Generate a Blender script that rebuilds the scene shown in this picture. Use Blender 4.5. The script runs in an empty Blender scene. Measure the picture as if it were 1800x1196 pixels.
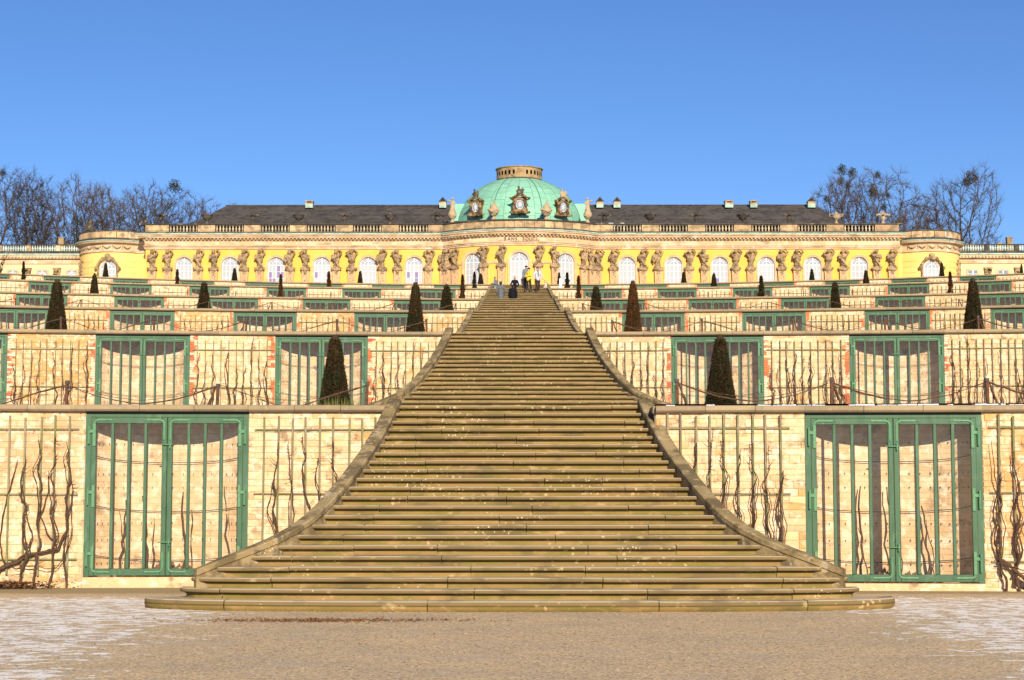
import bpy, bmesh, math, random
from mathutils import Vector, Matrix, noise, Euler
PI = math.pi
R = math.radians
sc = bpy.context.scene
COL = sc.collection
# ------------------------------------------------------------------ camera
F = 3100.0                       # focal length in photo pixels (1800 wide)
TILT = math.atan(269.0 / F)
EYE = 1.7
cam_d = bpy.data.cameras.new('camera')
cam_d.sensor_width = 36.0
cam_d.lens = 36.0 * F / 1800.0
cam_d.clip_start = 0.1
cam_d.clip_end = 5000
cam = bpy.data.objects.new('camera', cam_d)
COL.objects.link(cam)
cam.location = (0, 0, EYE)
cam.rotation_euler = (PI / 2 + TILT, 0, math.atan(13.0 / F))
sc.camera = cam
# ------------------------------------------------------------------ light
SUN_EL, SUN_AZ = R(23.0), R(10.5)           # azimuth to the right of straight behind the camera
w = bpy.data.worlds.new('World')
sc.world = w
w.use_nodes = True
nt = w.node_tree
nt.nodes.clear()
wo = nt.nodes.new('ShaderNodeOutputWorld')
bg = nt.nodes.new('ShaderNodeBackground')
sky = nt.nodes.new('ShaderNodeTexSky')
sky.sky_type = 'NISHITA'
sky.sun_disc = False
sky.sun_elevation = SUN_EL
sky.sun_rotation = PI - SUN_AZ
sky.altitude = 100
sky.air_density = 0.75
sky.dust_density = 0.0
sky.ozone_density = 4.0
bg.inputs['Strength'].default_value = 0.098
hs = nt.nodes.new('ShaderNodeHueSaturation')
hs.inputs['Saturation'].default_value = 1.13
hs.inputs['Hue'].default_value = 0.508
nt.links.new(sky.outputs[0], hs.inputs['Color'])
nt.links.new(hs.outputs[0], bg.inputs['Color'])
nt.links.new(bg.outputs[0], wo.inputs['Surface'])
sd = bpy.data.lights.new('sun', 'SUN')
sd.energy = 5.0
sd.angle = R(0.5)
sd.color = (1.0, 0.89, 0.70)
sun = bpy.data.objects.new('sun', sd)
COL.objects.link(sun)
sdir = Vector((math.sin(SUN_AZ) * math.cos(SUN_EL), -math.cos(SUN_AZ) * math.cos(SUN_EL), math.sin(SUN_EL)))
sun.rotation_euler = (-sdir).to_track_quat('-Z', 'Y').to_euler()
sun.location = (20, -30, 40)
sc.view_settings.view_transform = 'Standard'
sc.view_settings.look = 'None'
sc.view_settings.gamma = 1
sc.view_settings.exposure = 0.40
sc.view_settings.use_curve_mapping = False

# ------------------------------------------------------------------ measuring helpers (photo pixel + depth -> real size)
def slope(y):
    return math.tan(TILT + math.atan((598.0 - y) / F))
def zy(y, D):
    return EYE + slope(y) * D
def sxy(y, D):                   # photo pixels per metre at distance D, height seen at row y
    return F / (D * math.cos(TILT) + slope(y) * D * math.sin(TILT))
def X(px, D, y=500):
    return (px - 913.0) / sxy(y, D)

# ------------------------------------------------------------------ mesh builder
class MB:
    def __init__(s):
        s.v = []; s.f = []; s.m = []; s.mi = 0
    def add(s, vs, fs, mi=None):
        n = len(s.v)
        s.v.extend(vs)
        for f in fs:
            s.f.append(tuple(i + n for i in f)); s.m.append(s.mi if mi is None else mi)
    def box(s, x0, x1, y0, y1, z0, z1, mi=None):
        s.add([(x0,y0,z0),(x1,y0,z0),(x1,y1,z0),(x0,y1,z0),(x0,y0,z1),(x1,y0,z1),(x1,y1,z1),(x0,y1,z1)],
              [(0,3,2,1),(4,5,6,7),(0,1,5,4),(1,2,6,5),(2,3,7,6),(3,0,4,7)], mi)
    def cbox(s, x0, x1, y0, y1, z0, z1, c=0.01, mi=None):   # box with chamfered front (-y)
        s.add([(x0,y1,z0),(x1,y1,z0),(x1,y1,z1),(x0,y1,z1),(x0,y0+c,z0),(x1,y0+c,z0),(x1,y0+c,z1),(x0,y0+c,z1),
               (x0+c,y0,z0+c),(x1-c,y0,z0+c),(x1-c,y0,z1-c),(x0+c,y0,z1-c)],
              [(0,3,2,1),(0,1,5,4),(1,2,6,5),(2,3,7,6),(3,0,4,7),(4,5,9,8),(5,6,10,9),(6,7,11,10),(7,4,8,11),(8,9,10,11)], mi)
    def quad(s, a, b, c, d, mi=None):
        s.add([a,b,c,d], [(0,1,2,3)], mi)
    def tube(s, pts, rad, n=6, cap=True, mi=None):
        pts = [Vector(p) for p in pts]
        if not hasattr(rad, '__len__'): rad = [rad]*len(pts)
        vs = []; fs = []
        up = None
        for i, p in enumerate(pts):
            d = (pts[min(i+1,len(pts)-1)] - pts[max(i-1,0)])
            if d.length < 1e-9: d = Vector((0,0,1))
            d.normalize()
            if up is None:
                a = Vector((0,0,1)) if abs(d.z) < .9 else Vector((1,0,0))
                u = d.cross(a).normalized()
            else:
                u = (up - d*up.dot(d))
                u = u.normalized() if u.length > 1e-6 else d.orthogonal().normalized()
            up = u
            v = d.cross(u)
            for k in range(n):
                t = 2*PI*k/n
                q = p + (u*math.cos(t) + v*math.sin(t))*rad[i]
                vs.append(tuple(q))
        for i in range(len(pts)-1):
            for k in range(n):
                a = i*n+k; b = i*n+(k+1)%n
                fs.append((a, b, b+n, a+n))
        if cap:
            fs.append(tuple(range(n-1,-1,-1))); fs.append(tuple((len(pts)-1)*n+k for k in range(n)))
        s.add(vs, fs, mi)
    def lathe(s, prof, n=16, c=(0,0,0), sx=1, sy=1, mi=None):
        vs = []; fs = []
        for r, z in prof:
            for k in range(n):
                t = 2*PI*k/n
                vs.append((c[0]+r*math.cos(t)*sx, c[1]+r*math.sin(t)*sy, c[2]+z))
        for i in range(len(prof)-1):
            for k in range(n):
                a = i*n+k; b = i*n+(k+1)%n
                fs.append((a, b, b+n, a+n))
        fs.append(tuple(range(n-1,-1,-1))); fs.append(tuple((len(prof)-1)*n+k for k in range(n)))
        s.add(vs, fs, mi)
    def extrude_x(s, prof, x0, x1, mi=None):      # prof: (y,z) closed outline, counter-clockwise seen from +x
        n = len(prof)
        vs = [(x0,y,z) for y,z in prof] + [(x1,y,z) for y,z in prof]
        fs = [(i, i+n, (i+1)%n+n, (i+1)%n) for i in range(n)] + [tuple(range(n)), tuple(range(2*n-1,n-1,-1))]
        s.add(vs, fs, mi)
    def sweep(s, prof, path, closed_prof=True, caps=True, mi=None, z=0.0):   # path: xy list; prof: (offset to the right-hand/front side, z)
        P = [Vector((a[0],a[1])) for a in path]
        n = len(prof); vs = []; fs = []
        for i, p in enumerate(P):
            d0 = (P[i]-P[i-1]).normalized() if i > 0 else None
            d1 = (P[i+1]-P[i]).normalized() if i < len(P)-1 else None
            if d0 is None: d0 = d1
            if d1 is None: d1 = d0
            n0 = Vector((d0.y,-d0.x)); n1 = Vector((d1.y,-d1.x))
            m = (n0+n1).normalized(); m = m / max(.3, m.dot(n0))
            for o, zz in prof:
                vs.append((p.x+m.x*o, p.y+m.y*o, zz+z))
        for i in range(len(P)-1):
            for k in range(n if closed_prof else n-1):
                a = i*n+k; b = i*n+(k+1)%n
                fs.append((a, a+n, b+n, b))
        if caps and closed_prof:
            fs.append(tuple(range(n))); fs.append(tuple((len(P)-1)*n+k for k in range(n-1,-1,-1)))
        s.add(vs, fs, mi)
    def mesh(s, name, mats, smooth=False):
        me = bpy.data.meshes.new(name)
        me.from_pydata(s.v, [], s.f)
        for m in (mats if isinstance(mats, (list,tuple)) else [mats]): me.materials.append(m)
        if any(s.m): me.polygons.foreach_set('material_index', s.m)
        if smooth:
            me.polygons.foreach_set('use_smooth', [True]*len(me.polygons))
        me.update()
        return me
def fixn(me):
    bm = bmesh.new(); bm.from_mesh(me); bmesh.ops.recalc_face_normals(bm, faces=bm.faces); bm.to_mesh(me); bm.free()
    return me
def obj(name, me, parent=None, loc=(0,0,0), rot=None, scale=None):
    o = bpy.data.objects.new(name, me)
    COL.objects.link(o)
    if parent is not None: o.parent = parent
    o.location = loc
    if rot is not None: o.rotation_euler = rot
    if scale is not None: o.scale = scale
    return o
def tag(o, label, cat, group=None):
    o['label'] = label; o['category'] = cat
    if group: o['group'] = group
    return o
def thing(name, label, cat, loc=(0,0,0), rz=0.0, group=None):
    o = obj(name, None, None, loc, (0,0,rz))
    o.empty_display_size = .2
    return tag(o, label, cat, group)
def structure(name, me, label=None):
    o = obj(name, me); o['kind'] = 'structure'
    if label: o['label'] = label
    return o
def copy_tree(o, parent=None):
    c = o.copy(); COL.objects.link(c); c.parent = parent
    for ch in KIDS.get(o.name, ()):  # cached child lists
        copy_tree(ch, c)
    return c
KIDS = {}
def cache(o):
    for ch in o.children:
        KIDS.setdefault(o.name, []).append(ch); cache(ch)
def shade(me, ang=40):
    me.polygons.foreach_set('use_smooth', [True]*len(me.polygons))
    try: me.set_sharp_from_angle(angle=R(ang))
    except Exception: pass
    return me
ORD = ['zeroth','first','second','third','fourth','fifth','sixth','seventh','eighth','ninth','tenth','eleventh','twelfth','thirteenth','fourteenth','fifteenth','sixteenth','seventeenth','eighteenth']
TERR = ['', 'lowest terrace', 'second terrace', 'third terrace', 'fourth terrace', 'fifth terrace', 'top terrace']

# ------------------------------------------------------------------ materials
def srgb(r, g, b):
    def c(u):
        u /= 255.0
        return u/12.92 if u <= .04045 else ((u+.055)/1.055)**2.4
    return (c(r), c(g), c(b), 1)
class Mat:
    def __init__(s, name, base, rough=.85, spec=.3):
        s.m = bpy.data.materials.new(name); s.m.use_nodes = True
        s.t = s.m.node_tree; s.b = s.t.nodes['Principled BSDF']
        s.b.inputs['Roughness'].default_value = rough
        s.b.inputs['Specular IOR Level'].default_value = spec
        s.pos = s.t.nodes.new('ShaderNodeNewGeometry').outputs['Position']
        s.base = base; s.col = None
        rgb = s.t.nodes.new('ShaderNodeRGB'); rgb.outputs[0].default_value = base if len(base) == 4 else (*base, 1)
        s.col = rgb.outputs[0]
        s.h = None
    def node(s, t, **kw):
        n = s.t.nodes.new(t)
        for k, v in kw.items(): setattr(n, k, v)
        return n
    def link(s, a, b): s.t.links.new(a, b)
    def scaled(s, sc_):
        if sc_ == (1,1,1): return s.pos
        n = s.node('ShaderNodeVectorMath', operation='MULTIPLY'); s.link(s.pos, n.inputs[0]); n.inputs[1].default_value = sc_
        return n.outputs[0]
    def noise(s, scale, detail=4, rough=.6, vec=(1,1,1), dist=0):
        n = s.node('ShaderNodeTexNoise'); s.link(s.scaled(vec), n.inputs['Vector'])
        n.inputs['Scale'].default_value = scale; n.inputs['Detail'].default_value = detail; n.inputs['Roughness'].default_value = rough
        n.inputs['Distortion'].default_value = dist
        return n.outputs['Fac']
    def ramp(s, f, lo, hi):
        n = s.node('ShaderNodeMapRange'); n.interpolation_type = 'SMOOTHSTEP'
        s.link(f, n.inputs[0]); n.inputs[1].default_value = lo; n.inputs[2].default_value = hi
        return n.outputs[0]
    def math(s, op, a, b=None, c=None):
        n = s.node('ShaderNodeMath', operation=op)
        for i, q in enumerate((a, b, c)):
            if q is None: continue
            if isinstance(q, (int, float)): n.inputs[i].default_value = q
            else: s.link(q, n.inputs[i])
        return n.outputs[0]
    def mix(s, fac, color, amt=1.0, mode='MIX'):
        n = s.node('ShaderNodeMix', data_type='RGBA', blend_type=mode)
        if amt != 1.0: fac = s.math('MULTIPLY', fac, amt)
        if isinstance(fac, (int, float)): n.inputs[0].default_value = fac
        else: s.link(fac, n.inputs[0])
        s.link(s.col, n.inputs[6])
        if isinstance(color, tuple): n.inputs[7].default_value = color if len(color) == 4 else (*color, 1)
        else: s.link(color, n.inputs[7])
        s.col = n.outputs[2]
        return s
    def nz(s, color, scale, lo=.45, hi=.6, amt=1.0, detail=4, vec=(1,1,1), dist=0):
        return s.mix(s.ramp(s.noise(scale, detail, .6, vec, dist), lo, hi), color, amt)
    def spots(s, color, scale, thr=.25, maskscale=1.0, mlo=.5, mhi=.6, amt=1.0):
        v = s.node('ShaderNodeTexVoronoi'); s.link(s.pos, v.inputs['Vector']); v.inputs['Scale'].default_value = scale
        dj = s.math('ADD', v.outputs['Distance'], s.math('MULTIPLY', s.math('SUBTRACT', s.noise(scale*2.6, 4, .7), .5), .55))
        a = s.ramp(dj, thr, thr*.75)
        bm_ = s.ramp(s.noise(maskscale, 3), mlo, mhi)
        return s.mix(s.math('MULTIPLY', a, bm_), color, amt)
    def rand(s, lo=.85, hi=1.15, hue=0.0):          # every object a little lighter or darker
        oi = s.node('ShaderNodeObjectInfo')
        mr = s.node('ShaderNodeMapRange'); s.link(oi.outputs['Random'], mr.inputs[0]); mr.inputs[3].default_value = lo; mr.inputs[4].default_value = hi
        h = s.node('ShaderNodeHueSaturation'); s.link(s.col, h.inputs['Color']); s.link(mr.outputs[0], h.inputs['Value'])
        if hue:
            m2 = s.node('ShaderNodeMapRange')
            x = s.math('FRACT', s.math('MULTIPLY', oi.outputs['Random'], 17.31))
            s.link(x, m2.inputs[0]); m2.inputs[3].default_value = .5-hue; m2.inputs[4].default_value = .5+hue
            s.link(m2.outputs[0], h.inputs['Hue'])
        s.col = h.outputs[0]
        return s
    def randpick(s, color, frac, seed=7.7, amt=1.0):
        oi = s.node('ShaderNodeObjectInfo')
        x = s.math('FRACT', s.math('MULTIPLY', oi.outputs['Random'], seed*13.7))
        return s.mix(s.math('LESS_THAN', x, frac), color, amt)
    def bump(s, scale, strength=.4, dist=.01, detail=5, vec=(1,1,1)):
        f = s.noise(scale, detail, .65, vec)
        b = s.node('ShaderNodeBump'); b.inputs['Strength'].default_value = strength; b.inputs['Distance'].default_value = dist
        s.link(f, b.inputs['Height'])
        if s.h is not None: s.link(s.h, b.inputs['Normal'])
        s.h = b.outputs[0]
        return s
    def bumpf(s, f, strength, dist):
        b = s.node('ShaderNodeBump'); b.inputs['Strength'].default_value = strength; b.inputs['Distance'].default_value = dist
        s.link(f, b.inputs['Height'])
        if s.h is not None: s.link(s.h, b.inputs['Normal'])
        s.h = b.outputs[0]
        return s
    def done(s):
        s.link(s.col, s.b.inputs['Base Color'])
        if s.h is not None: s.link(s.h, s.b.inputs['Normal'])
        return s.m

def wash(name, rnd=True, orange=.28):
    m = Mat(name, (.66,.455,.25), .95, .1)
    if rnd:
        m.rand(.90, 1.12, .008); m.randpick((0.627,0.315,0.104,1), .08, 3.1, .8); m.randpick((0.737,0.547,0.356,1), .25, 5.3, .7); m.randpick((0.516,0.337,0.184,1), .14, 9.2, .6)
    m.nz((0.719,0.509,0.307,1), 1.3, .45, .62, .8, 5)
    m.nz((0.608,0.352,0.147,1), 2.2, .56, .70, orange*1.6, 4, (1,1,2.2))
    m.nz((0.276,0.180,0.104,1), 3.0, .555, .68, .8, 6, (1,1,1.4))
    m.nz((0.774,0.599,0.430,1), 1.9, .60, .68, .7, 5)
    m.nz((0.414,0.277,0.165,1), 14, .60, .76, .45, 3)
    m.nz((0.817,0.673,0.505,1), 5.5, .52, .62, .75, 6, (1,1,1.3))
    m.nz((0.627,0.372,0.131,1), 4.2, .62, .70, .8, 5, (.7,.7,2.4))
    m.nz((0.323,0.221,0.131,1), 6.5, .62, .72, .8, 7, (.5,.5,2.2))
    m.bump(22, .7, .02); m.bump(5, .6, .05)
    return m.done()
M = {}
M['wash'] = wash('whitewashed_stone')
M['wash_base'] = wash('whitewashed_mortar', False)
def courses(name, bw, bh, c1, c2, mort, wsh, red=False):
    m = Mat(name, c1, .95, .1)
    geo = m.node('ShaderNodeSeparateXYZ'); m.link(m.pos, geo.inputs[0])
    cx = m.node('ShaderNodeCombineXYZ'); m.link(m.math('ADD', geo.outputs[0], m.math('MULTIPLY', geo.outputs[1], .6)), cx.inputs[0]); m.link(geo.outputs[2], cx.inputs[1])
    n = m.node('ShaderNodeTexBrick'); m.link(cx.outputs[0], n.inputs['Vector'])
    n.inputs['Scale'].default_value = 1; n.inputs['Brick Width'].default_value = bw; n.inputs['Row Height'].default_value = bh
    n.inputs['Mortar Size'].default_value = .012; n.inputs['Mortar Smooth'].default_value = .5
    n.inputs['Color1'].default_value = c1; n.inputs['Color2'].default_value = c2; n.inputs['Mortar'].default_value = mort
    m.col = n.outputs['Color']
    m.nz(wsh, 1.3, .42, .62, .7, 5)
    m.nz((0.608,0.352,0.147,1), 1.7, .56, .70, .45, 4, (1,1,2.2))
    m.nz((0.276,0.180,0.104,1), 2.2, .54, .70, .8, 6)
    m.nz((0.798,0.655,0.487,1), 4.0, .50, .60, .75, 6, (1,1,1.3))
    m.nz((0.627,0.372,0.131,1), 3.2, .62, .70, .7, 5, (.7,.7,2.4))
    m.nz((0.323,0.221,0.131,1), 3.6, .60, .70, .7, 7, (.6,.6,2.0))
    m.bumpf(m.math('SUBTRACT', 1.0, n.outputs['Fac']), .5, .012); m.bump(16, .5, .02)
    return m.done()
M['wash_far'] = courses('whitewashed_courses', .32, .15, (0.645,0.427,0.233,1), (0.700,0.495,0.295,1), (0.516,0.344,0.197,1), (0.737,0.540,0.344,1))
M['niche'] = courses('niche_whitewash', .28, .10, (0.682,0.465,0.270,1), (0.645,0.404,0.208,1), (0.553,0.374,0.221,1), (0.737,0.540,0.338,1))
M['brick'] = Mat('red_brick', (.55,.155,.065), .9, .15).rand(.8,1.15,.015).randpick((.74,.58,.40,1), .18, 4.3).nz((.74,.60,.42,1), 3.3, .50, .60, .9, 5).bump(30,.5,.01).done()
M['brick_far'] = Mat('red_brick_worn', (.60,.17,.07), .9, .15).nz((.72,.56,.38,1), 3.0, .46, .60, .85, 5).bump(30,.5,.01).done()
M['coping'] = Mat('sandstone_coping', (.32,.235,.14), .9, .2).rand(.82,1.15,.008).nz((.22,.18,.11,1), 2.5, .45, .7, .7).nz((.40,.32,.21,1), 9, .5, .7, .4).bump(40,.4,.01).done()
def step_mat(name, base, green, rr=True):
    m = Mat(name, base, .92, .15)
    if rr: m.rand(.88, 1.10, .006)
    m.nz(green, 3.0, .40, .60, .85, 6, (.5,1,1.5))
    m.nz((.36,.235,.09,1), 3.5, .54, .68, .7, 5, (.6,1,1))
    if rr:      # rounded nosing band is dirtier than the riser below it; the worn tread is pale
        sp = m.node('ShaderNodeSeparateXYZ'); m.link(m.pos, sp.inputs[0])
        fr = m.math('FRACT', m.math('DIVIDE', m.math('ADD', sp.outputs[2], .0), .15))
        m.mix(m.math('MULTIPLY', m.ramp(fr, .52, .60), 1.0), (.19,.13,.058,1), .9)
        m.mix(m.math('COMPARE', fr, .54, .075), (.075,.048,.015,1), .78)  # shadow line beneath the nosing, painted into the stone colour
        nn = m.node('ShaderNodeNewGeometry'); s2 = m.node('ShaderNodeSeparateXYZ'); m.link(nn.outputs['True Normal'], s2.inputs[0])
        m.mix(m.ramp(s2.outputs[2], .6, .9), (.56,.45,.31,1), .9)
    else:
        m.nz((.13,.095,.05,1), 2.6, .46, .57, .85, 7)
        m.nz((.46,.37,.24,1), 5, .57, .66, .7, 5)
    m.nz((.12,.085,.04,1), 2.2, .50, .66, .6, 6, (.6,1,1))
    m.nz((.48,.35,.17,1), 7, .60, .70, .55, 6, (.5,1,1))
    m.nz((.13,.11,.07,1), 60, .54, .72, .3, 2)
    m.spots((.50,.38,.20,1), 9, .26, .9, .54, .62, .7)
    m.spots((.66,.56,.38,1), 17, .24, .7, .57, .63, .8)
    m.bump(70, .35, .006); m.bump(8, .3, .02)
    return m.done()
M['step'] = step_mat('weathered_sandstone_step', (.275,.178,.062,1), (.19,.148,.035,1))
M['curb'] = step_mat('weathered_sandstone_curb', (.34,.25,.13,1), (.25,.18,.08,1), False)
M['green'] = Mat('green_paint', (.055,.120,.062), .5, .3).nz((.030,.085,.038,1), 6, .45,.7,.7,5,(1,1,.3)).nz((.10,.19,.11,1), 7, .55,.68,.6,6,(1,1,.35)).nz((.16,.14,.07,1), 22, .66,.74,.6).bump(50,.15,.004).done()
M['green_lt'] = Mat('pale_green_paint', (.10,.235,.115), .5, .35).nz((.05,.15,.08,1), 14, .5,.7,.7).nz((.28,.20,.07,1), 16, .66,.72,.7).done()
def glass_mat(name='window_glass', tint=(.985,.99,.985,1), rough=.02, refl=.9):
    m = bpy.data.materials.new(name); m.use_nodes = True; t = m.node_tree; t.nodes.clear()
    o = t.nodes.new('ShaderNodeOutputMaterial'); mx = t.nodes.new('ShaderNodeMixShader')
    tr = t.nodes.new('ShaderNodeBsdfTransparent'); gl = t.nodes.new('ShaderNodeBsdfGlossy'); fr = t.nodes.new('ShaderNodeFresnel')
    tr.inputs[0].default_value = tint; gl.inputs['Roughness'].default_value = rough
    nz = t.nodes.new('ShaderNodeTexNoise'); nz.inputs['Scale'].default_value = 1.5
    g = t.nodes.new('ShaderNodeNewGeometry'); t.links.new(g.outputs['Position'], nz.inputs['Vector'])
    b = t.nodes.new('ShaderNodeBump'); b.inputs['Strength'].default_value = .15; b.inputs['Distance'].default_value = .01
    t.links.new(nz.outputs['Fac'], b.inputs['Height']); t.links.new(b.outputs[0], gl.inputs['Normal'])
    fr.inputs['IOR'].default_value = 1.5
    # thin dusty film on the pane
    df = t.nodes.new('ShaderNodeBsdfDiffuse'); df.inputs[0].default_value = (.6,.62,.64,1)
    m2 = t.nodes.new('ShaderNodeMixShader'); m2.inputs[0].default_value = .012
    t.links.new(tr.outputs[0], m2.inputs[1]); t.links.new(df.outputs[0], m2.inputs[2])
    t.links.new(fr.outputs[0], mx.inputs[0]); t.links.new(m2.outputs[0], mx.inputs[1]); t.links.new(gl.outputs[0], mx.inputs[2])
    t.links.new(mx.outputs[0], o.inputs[0])
    return m
M['glass'] = glass_mat()
M['iron'] = Mat('dark_iron', (.05,.045,.04), .6).done()
M['rust'] = Mat('rusty_post', (.13,.045,.022), .8).nz((.05,.035,.03,1), 8, .45,.6).done()
M['soil'] = Mat('clay_soil', (.20,.085,.042), .95).nz((.11,.05,.03,1), 20).bump(30,.8,.03).done()
M['wood'] = Mat('mossy_batten', (.235,.185,.115), .9).rand(.75,1.2,.01).nz((.16,.175,.06,1), 3, .42,.6,.85,4,(1,1,.5)).nz((.42,.36,.26,1), 20, .55,.7,.5,3,(1,1,.15)).bump(40,.4,.005,4,(1,1,.1)).done()
M['vine'] = Mat('vine_bark', (.105,.058,.032), .95).nz((.055,.033,.022,1), 25, .42,.62,.8,4,(1,1,.4)).nz((.24,.15,.09,1), 40,.58,.7,.6).bump(60,.9,.01,4,(1,1,.3)).done()
M['terrace'] = Mat('terrace_gravel', (.33,.26,.17), .95).nz((.18,.15,.09,1), .8).nz((.42,.35,.24,1), 30,.5,.6,.6).bump(40,.5,.01).done()
M['landing'] = Mat('landing_stone', (.36,.30,.19), .95).nz((.25,.21,.12,1), 1.5).bump(40,.5,.01).done()
# palace
M['yellow'] = Mat('yellow_plaster', (.78,.445,.09), .9, .1).nz((.80,.49,.125,1), .5, .4,.65,.7).nz((.70,.46,.12,1), 3, .58,.8,.3).bump(10,.1,.01).done()
def band_yellow():
    m = Mat('yellow_rusticated_plaster', (.84,.58,.20), .9, .1).nz((.82,.52,.15,1), .7, .4,.65,.6)
    return m.done()
M['yellow_pav'] = band_yellow()
M['yellow_pale'] = Mat('pale_cream_plaster', (.68,.54,.31), .9, .1).nz((.68,.54,.31,1), .8,.4,.65,.6).done()
M['trim'] = Mat('pink_sandstone_trim', (.64,.39,.21), .9, .1).nz((.70,.48,.30,1), 2).nz((.50,.34,.2,1), 4,.6,.75,.5).done()
M['sand'] = Mat('cornice_sandstone', (.56,.385,.225), .9, .15).nz((.62,.47,.32,1), .8).nz((.30,.21,.12,1), 1.6, .50,.68,.8,5,(.4,.4,2)).nz((.68,.60,.48,1), .9,.62,.66,.8).bump(8,.3,.02).done()
M['parapet'] = Mat('parapet_sandstone', (.52,.35,.19), .9, .15).rand(.75,1.2,.008).randpick((.66,.50,.34,1), .2, 3.3).nz((.22,.16,.10,1), 1.3, .44,.60,.85,5).bump(8,.3,.02).done()
M['dark'] = Mat('blackened_sandstone', (.075,.062,.050), .9, .15).rand(.7,1.3).nz((.26,.18,.10,1), 1.1, .55,.68,.8,5).nz((.03,.027,.024,1), 3,.5,.6,.7).bump(8,.3,.02).done()
M['baluster'] = Mat('baluster_sandstone', (.52,.40,.25), .9, .15).rand(.6,1.2).nz((.2,.15,.1,1), 3,.5,.66,.7).done()
M['baluster_lt'] = Mat('pale_green_baluster', (.50,.55,.46), .9, .15).rand(.8,1.2).nz((.3,.3,.24,1), 3,.5,.66,.6).done()
M['herm'] = Mat('carved_sandstone', (.385,.265,.15), .95, .1).rand(.85,1.15).nz((.15,.105,.065,1), 2.8, .44,.60,.85,6).nz((.52,.39,.25,1), 5,.55,.7,.5).bump(9,.8,.05).done()
M['herm_base'] = Mat('herm_pedestal_stone', (.60,.38,.21), .95, .1).rand(.9,1.1).nz((.35,.25,.16,1), 5,.56,.66,.7,6).done()
M['urn_dark'] = Mat('sooty_sandstone', (.060,.050,.042), .95, .1).rand(.7,1.5).nz((.28,.21,.13,1), 2.5,.54,.66,.7,5).bump(9,.5,.04).done()
M['urn'] = Mat('urn_sandstone', (.42,.32,.20), .95, .1).nz((.25,.19,.13,1), 3,.52,.66,.7,5).bump(9,.6,.04).done()
M['dormer'] = Mat('dormer_sandstone', (.34,.215,.10), .95, .1).nz((.05,.035,.025,1), 2.4,.40,.56,.9,5).bump(9,.6,.04).done()
M['copper'] = Mat('green_copper', (.245,.51,.36), .6, .3).rand(.93,1.06,.008).nz((.19,.43,.32,1), 1.2,.4,.65,.7).nz((.34,.60,.45,1), 4,.55,.7,.5).nz((.12,.30,.21,1), 1.4,.60,.74,.7,5,(3,3,.5)).bump(3,.15,.02).done()
M['seam'] = Mat('dark_copper_seam', (.08,.20,.145), .7).done()
M['copper_dull'] = Mat('dull_copper_flashing', (.36,.50,.40), .6, .3).nz((.25,.33,.27,1), 1.5).done()
def slate():
    m = Mat('slate_roof', (.060,.052,.050), .75, .3)
    geo = m.node('ShaderNodeSeparateXYZ'); m.link(m.pos, geo.inputs[0])
    cx = m.node('ShaderNodeCombineXYZ'); m.link(geo.outputs[0], cx.inputs[0]); m.link(geo.outputs[2], cx.inputs[1])
    n = m.node('ShaderNodeTexBrick'); m.link(cx.outputs[0], n.inputs['Vector']); n.inputs['Scale'].default_value = 1
    n.inputs['Brick Width'].default_value = .34; n.inputs['Row Height'].default_value = .155; n.inputs['Mortar Size'].default_value = .018
    n.inputs['Color1'].default_value = (.095,.078,.070,1); n.inputs['Color2'].default_value = (.045,.038,.038,1); n.inputs['Mortar'].default_value = (.014,.012,.012,1)
    m.col = n.outputs['Color']
    m.nz((.09,.078,.07,1), .6,.45,.6,.6)
    return m.done()
M['slate'] = slate()
M['white'] = Mat('white_paint', (.66,.68,.70), .5, .3).done()
M['pane'] = Mat('curtained_pane', (.44,.44,.45), .12, .5).rand(.94,1.04).done()
M['pane_arch'] = Mat('arched_pane', (.36,.37,.41), .1, .5).done()
M['pane_dark'] = Mat('dark_pane', (.20,.24,.30), .08, .6).done()
M['lilac'] = Mat('lilac_pane', (.26,.19,.33), .12, .5).done()
M['letter'] = Mat('bronze_letter', (.13,.075,.035), .6).done()
M['brick_ring'] = Mat('ring_sandstone', (.40,.265,.13), .9).nz((.22,.14,.07,1), 1.5,.45,.65,.85).nz((.08,.06,.04,1), 2,.6,.7,.7).bump(10,.3,.02).done()
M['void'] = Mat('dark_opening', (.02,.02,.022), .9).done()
M['snow'] = Mat('thin_snow', (.80,.82,.86), .8, .2).bump(30,.4,.01).done()
M['bark'] = Mat('bare_bark', (.075,.055,.048), .95, .1).nz((.04,.03,.028,1), 1.5).done()
M['twig'] = Mat('bare_twigs', (.080,.058,.045), .95, .1).done()
M['ivy'] = Mat('ivy_leaves', (.022,.030,.010), .8, .2).nz((.05,.055,.018,1), 3).done()
M['mistletoe'] = Mat('mistletoe', (.045,.045,.015), .8, .2).done()
def yew(name, a, b, c):
    return Mat(name, a, .8, .15).nz(b, 3.0, .42,.60,.9,5).nz(c, 14, .52,.66,.7,3).done()
M['yew'] = yew('dark_yew_needles', (.030,.024,.009,1), (.052,.028,.010,1), (.026,.040,.014,1))
M['yew_rust'] = yew('rust_brown_yew_needles', (.085,.034,.010,1), (.045,.028,.010,1), (.11,.045,.013,1))
M['grass'] = Mat('yellow_green_grass', (.12,.13,.03), .9).done()
M['leaf_litter'] = Mat('fallen_leaf', (.16,.065,.028), .9).nz((.26,.13,.05,1), 30,.4,.6).done()
M['pebble'] = Mat('gravel_pebble', (.34,.27,.19), .9).nz((.16,.14,.12,1), 14,.45,.55,.9,2).nz((.48,.40,.30,1), 19,.58,.66,.9,2).done()
M['postw'] = Mat('white_post_paint', (.8,.79,.76), .5).done()

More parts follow.
